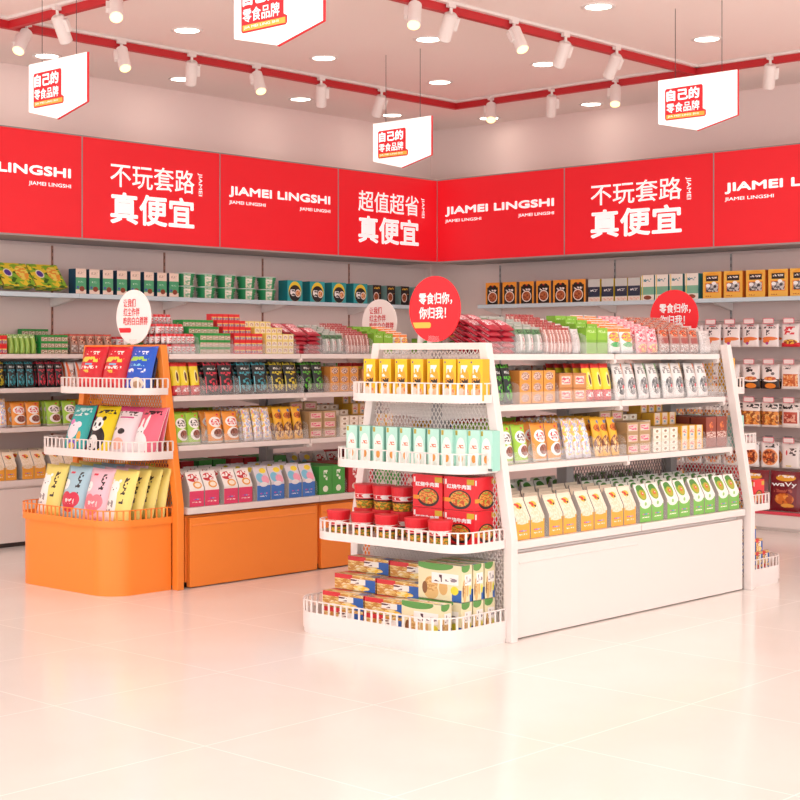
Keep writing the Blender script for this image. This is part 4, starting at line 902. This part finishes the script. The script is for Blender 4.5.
hk('h2b', 'white noodle snack bag', '#f4ebe6', [('s', .3, .86, .4, .1, '#5a5050', 6, 9), ('nr', .5, .36, .84, .5, ['#e88a4a', '#c8602c', '#f3c08a'], 5)])
hk('h3', 'orange noodle snack bag', '#f3e9e3', [('nr', .5, .36, 1, .56, ['#e8923c', '#9c4f20', '#f5be6a'], 4), ('s', .6, .84, .7, .18, '#2e2828', 4, 7)])
hk('h3b', 'red meat snack bag', '#f3e9e3', [('r', .5, .4, .8, .46, '#c0503c'), ('nr', .5, .38, .7, .3, ['#a83a2a', '#e8a890'], 5), ('s', .5, .84, .9, .18, '#2e2828', 5, 7)])
hk('h4', 'white dish-printed snack bag', '#f6efec', [('e', .5, .42, .9, .66, '#f0a066'), ('ne', .5, .42, .8, .56, ['#d8662c', '#7c2c16', '#f2a868'], 5), ('s', .6, .88, .7, .16, '#2e2828', 4, 7)])
hk('h4b', 'plain white snack bag', '#f3eae6', [('e', .3, .62, .1, .2, '#d8434a'), ('s', .65, .66, .4, .3, '#5a4a48', 5, 7), ('r', .4, .1, .3, .04, '#e8d23c')])
rows = [(1.448, .165, 'h1', 'h1b', 'top'), (1.158, .175, 'h2', 'h2b', 'second'), (.885, .175, 'h3', 'h3b', 'third'), (.60, .18, 'h4', 'h4b', 'lowest')]
cols = [5.79+.153*2, 5.79+.153, 5.79, 5.636, 5.483, 5.33, 5.175, 5.02, 4.867]
tagm = mat('price_tag_frame', '#e88a90', .4); tagw = mat('price_tag_paper', '#f3e4e2', .5)
hook0 = None
for ri, (zt, h, k1, k2, rw) in enumerate(rows):
    for ci, Y in enumerate(cols):
        zh = zt+.012
        if hook0 is None:
            t = thing('peg_hook', 'x', 'hook', (0, 0, 0), -pi/2)
            mb = MB(); mb.bar((0, -.33, 0), (0, -.045, 0), .0022, 6); mb.bar((0, -.33, 0), (0, -.34, .012), .0022, 6); mb.bar((0, -.338, .03), (0, -.045, .03), .0016, 6); mb.obj('wire', M_steel, t)
            mb = MB(); mb.box(-.03, .03, -.044, -.040, -.012, .04); mb.obj('bracket', M_steel, t)
            mb = MB(); mb.box(-.042, .042, -.343, -.340, .006, .046); mb.obj('price_tag', tagm, t)
            g = t.children[-1]
            mb = MB(); mb.box(-.036, .036, -.3445, -.343, .012, .04); mb.obj('paper', tagw, g)
            hook0 = t; o = t
        else:
            o = hook0.copy(); COL.objects.link(o)
            for ch in list(hook0.children):
                c = ch.copy(); COL.objects.link(c); c.parent = o
                for gg in ch.children:
                    e = gg.copy(); COL.objects.link(e); e.parent = c
        o.location = (WX, Y, zh)
        tag(o, 'wire peg hook with pink price tag, %s row, %s from the left' % (rw, ORD[ci]), 'hook', 'peg hooks on right wall')
        kk = k1 if ci < 6 else k2
        for j in range(3):
            X = WX-.31+j*.07
            q = K[kk]; b = bpy.data.objects.new(q['name'], kmesh(kk, .138, h, .03)); COL.objects.link(b)
            b.location = (X, Y+random.uniform(-.004, .004), zh-h+.006); b.rotation_euler = (0, 0, -pi/2+random.uniform(-.06, .06))
            tag(b, '%s, %s row hook %s, %s of three' % (q['words'], rw, ORD[ci], ('front', 'middle', 'back')[j]), 'snack bag', q['words']+'s on the wall hooks')
kind('wavy', 'pouch', 'chips_bag', 'chips bag', 'large maroon chips bag', '#7a1722', [('e', .5, .82, .62, .16, '#e8a62c'), ('s', .5, .86, .5, .06, '#f7efe6', 8, 12), ('ne', .5, .3, .6, .3, ['#e0782c', '#b04a1c', '#f0a04a'], 4), ('s', .45, .5, .6, .08, '#b85a4a', 8, 12), ('ne', .6, .14, .4, .1, ['#e0782c', '#f0b04a'], 4)], rough=.25,
     text=[('waVy', .12, .88, .58, .72, .03, M_txtw)])
for i, Y in enumerate((5.98, 5.715, 5.455, 5.195, 4.935, 4.68)):
    item('wavy', FR, -Y, 10.10, .137, .25, .285, .07, .1, 0, 'large maroon chips bag, %s from the left on the low right wall shelf' % ORD[i], 'maroon chips bags')
# ================================================================ WORLD, CAMERA
w = bpy.data.worlds.new('World'); sc.world = w; w.use_nodes = True
bg = w.node_tree.nodes['Background']; bg.inputs[0].default_value = (1, .995, .99, 1); bg.inputs[1].default_value = 1.95
cam = bpy.data.cameras.new('Camera'); co = bpy.data.objects.new('Camera', cam); COL.objects.link(co)
co.location = (0, 0, EYE); co.rotation_euler = (pi/2, 0, -YAW)
cam.sensor_width = 36; cam.lens = 36*F/800; cam.shift_x = (400-CX)/800; cam.shift_y = -(400-HZ)/800
cam.clip_start = .05; sc.camera = co
sc.view_settings.view_transform = 'Standard'; sc.view_settings.look = 'None'
sc.view_settings.exposure = 0.34; sc.view_settings.gamma = 1
sc.cycles.max_bounces = 6; sc.cycles.transparent_max_bounces = 16
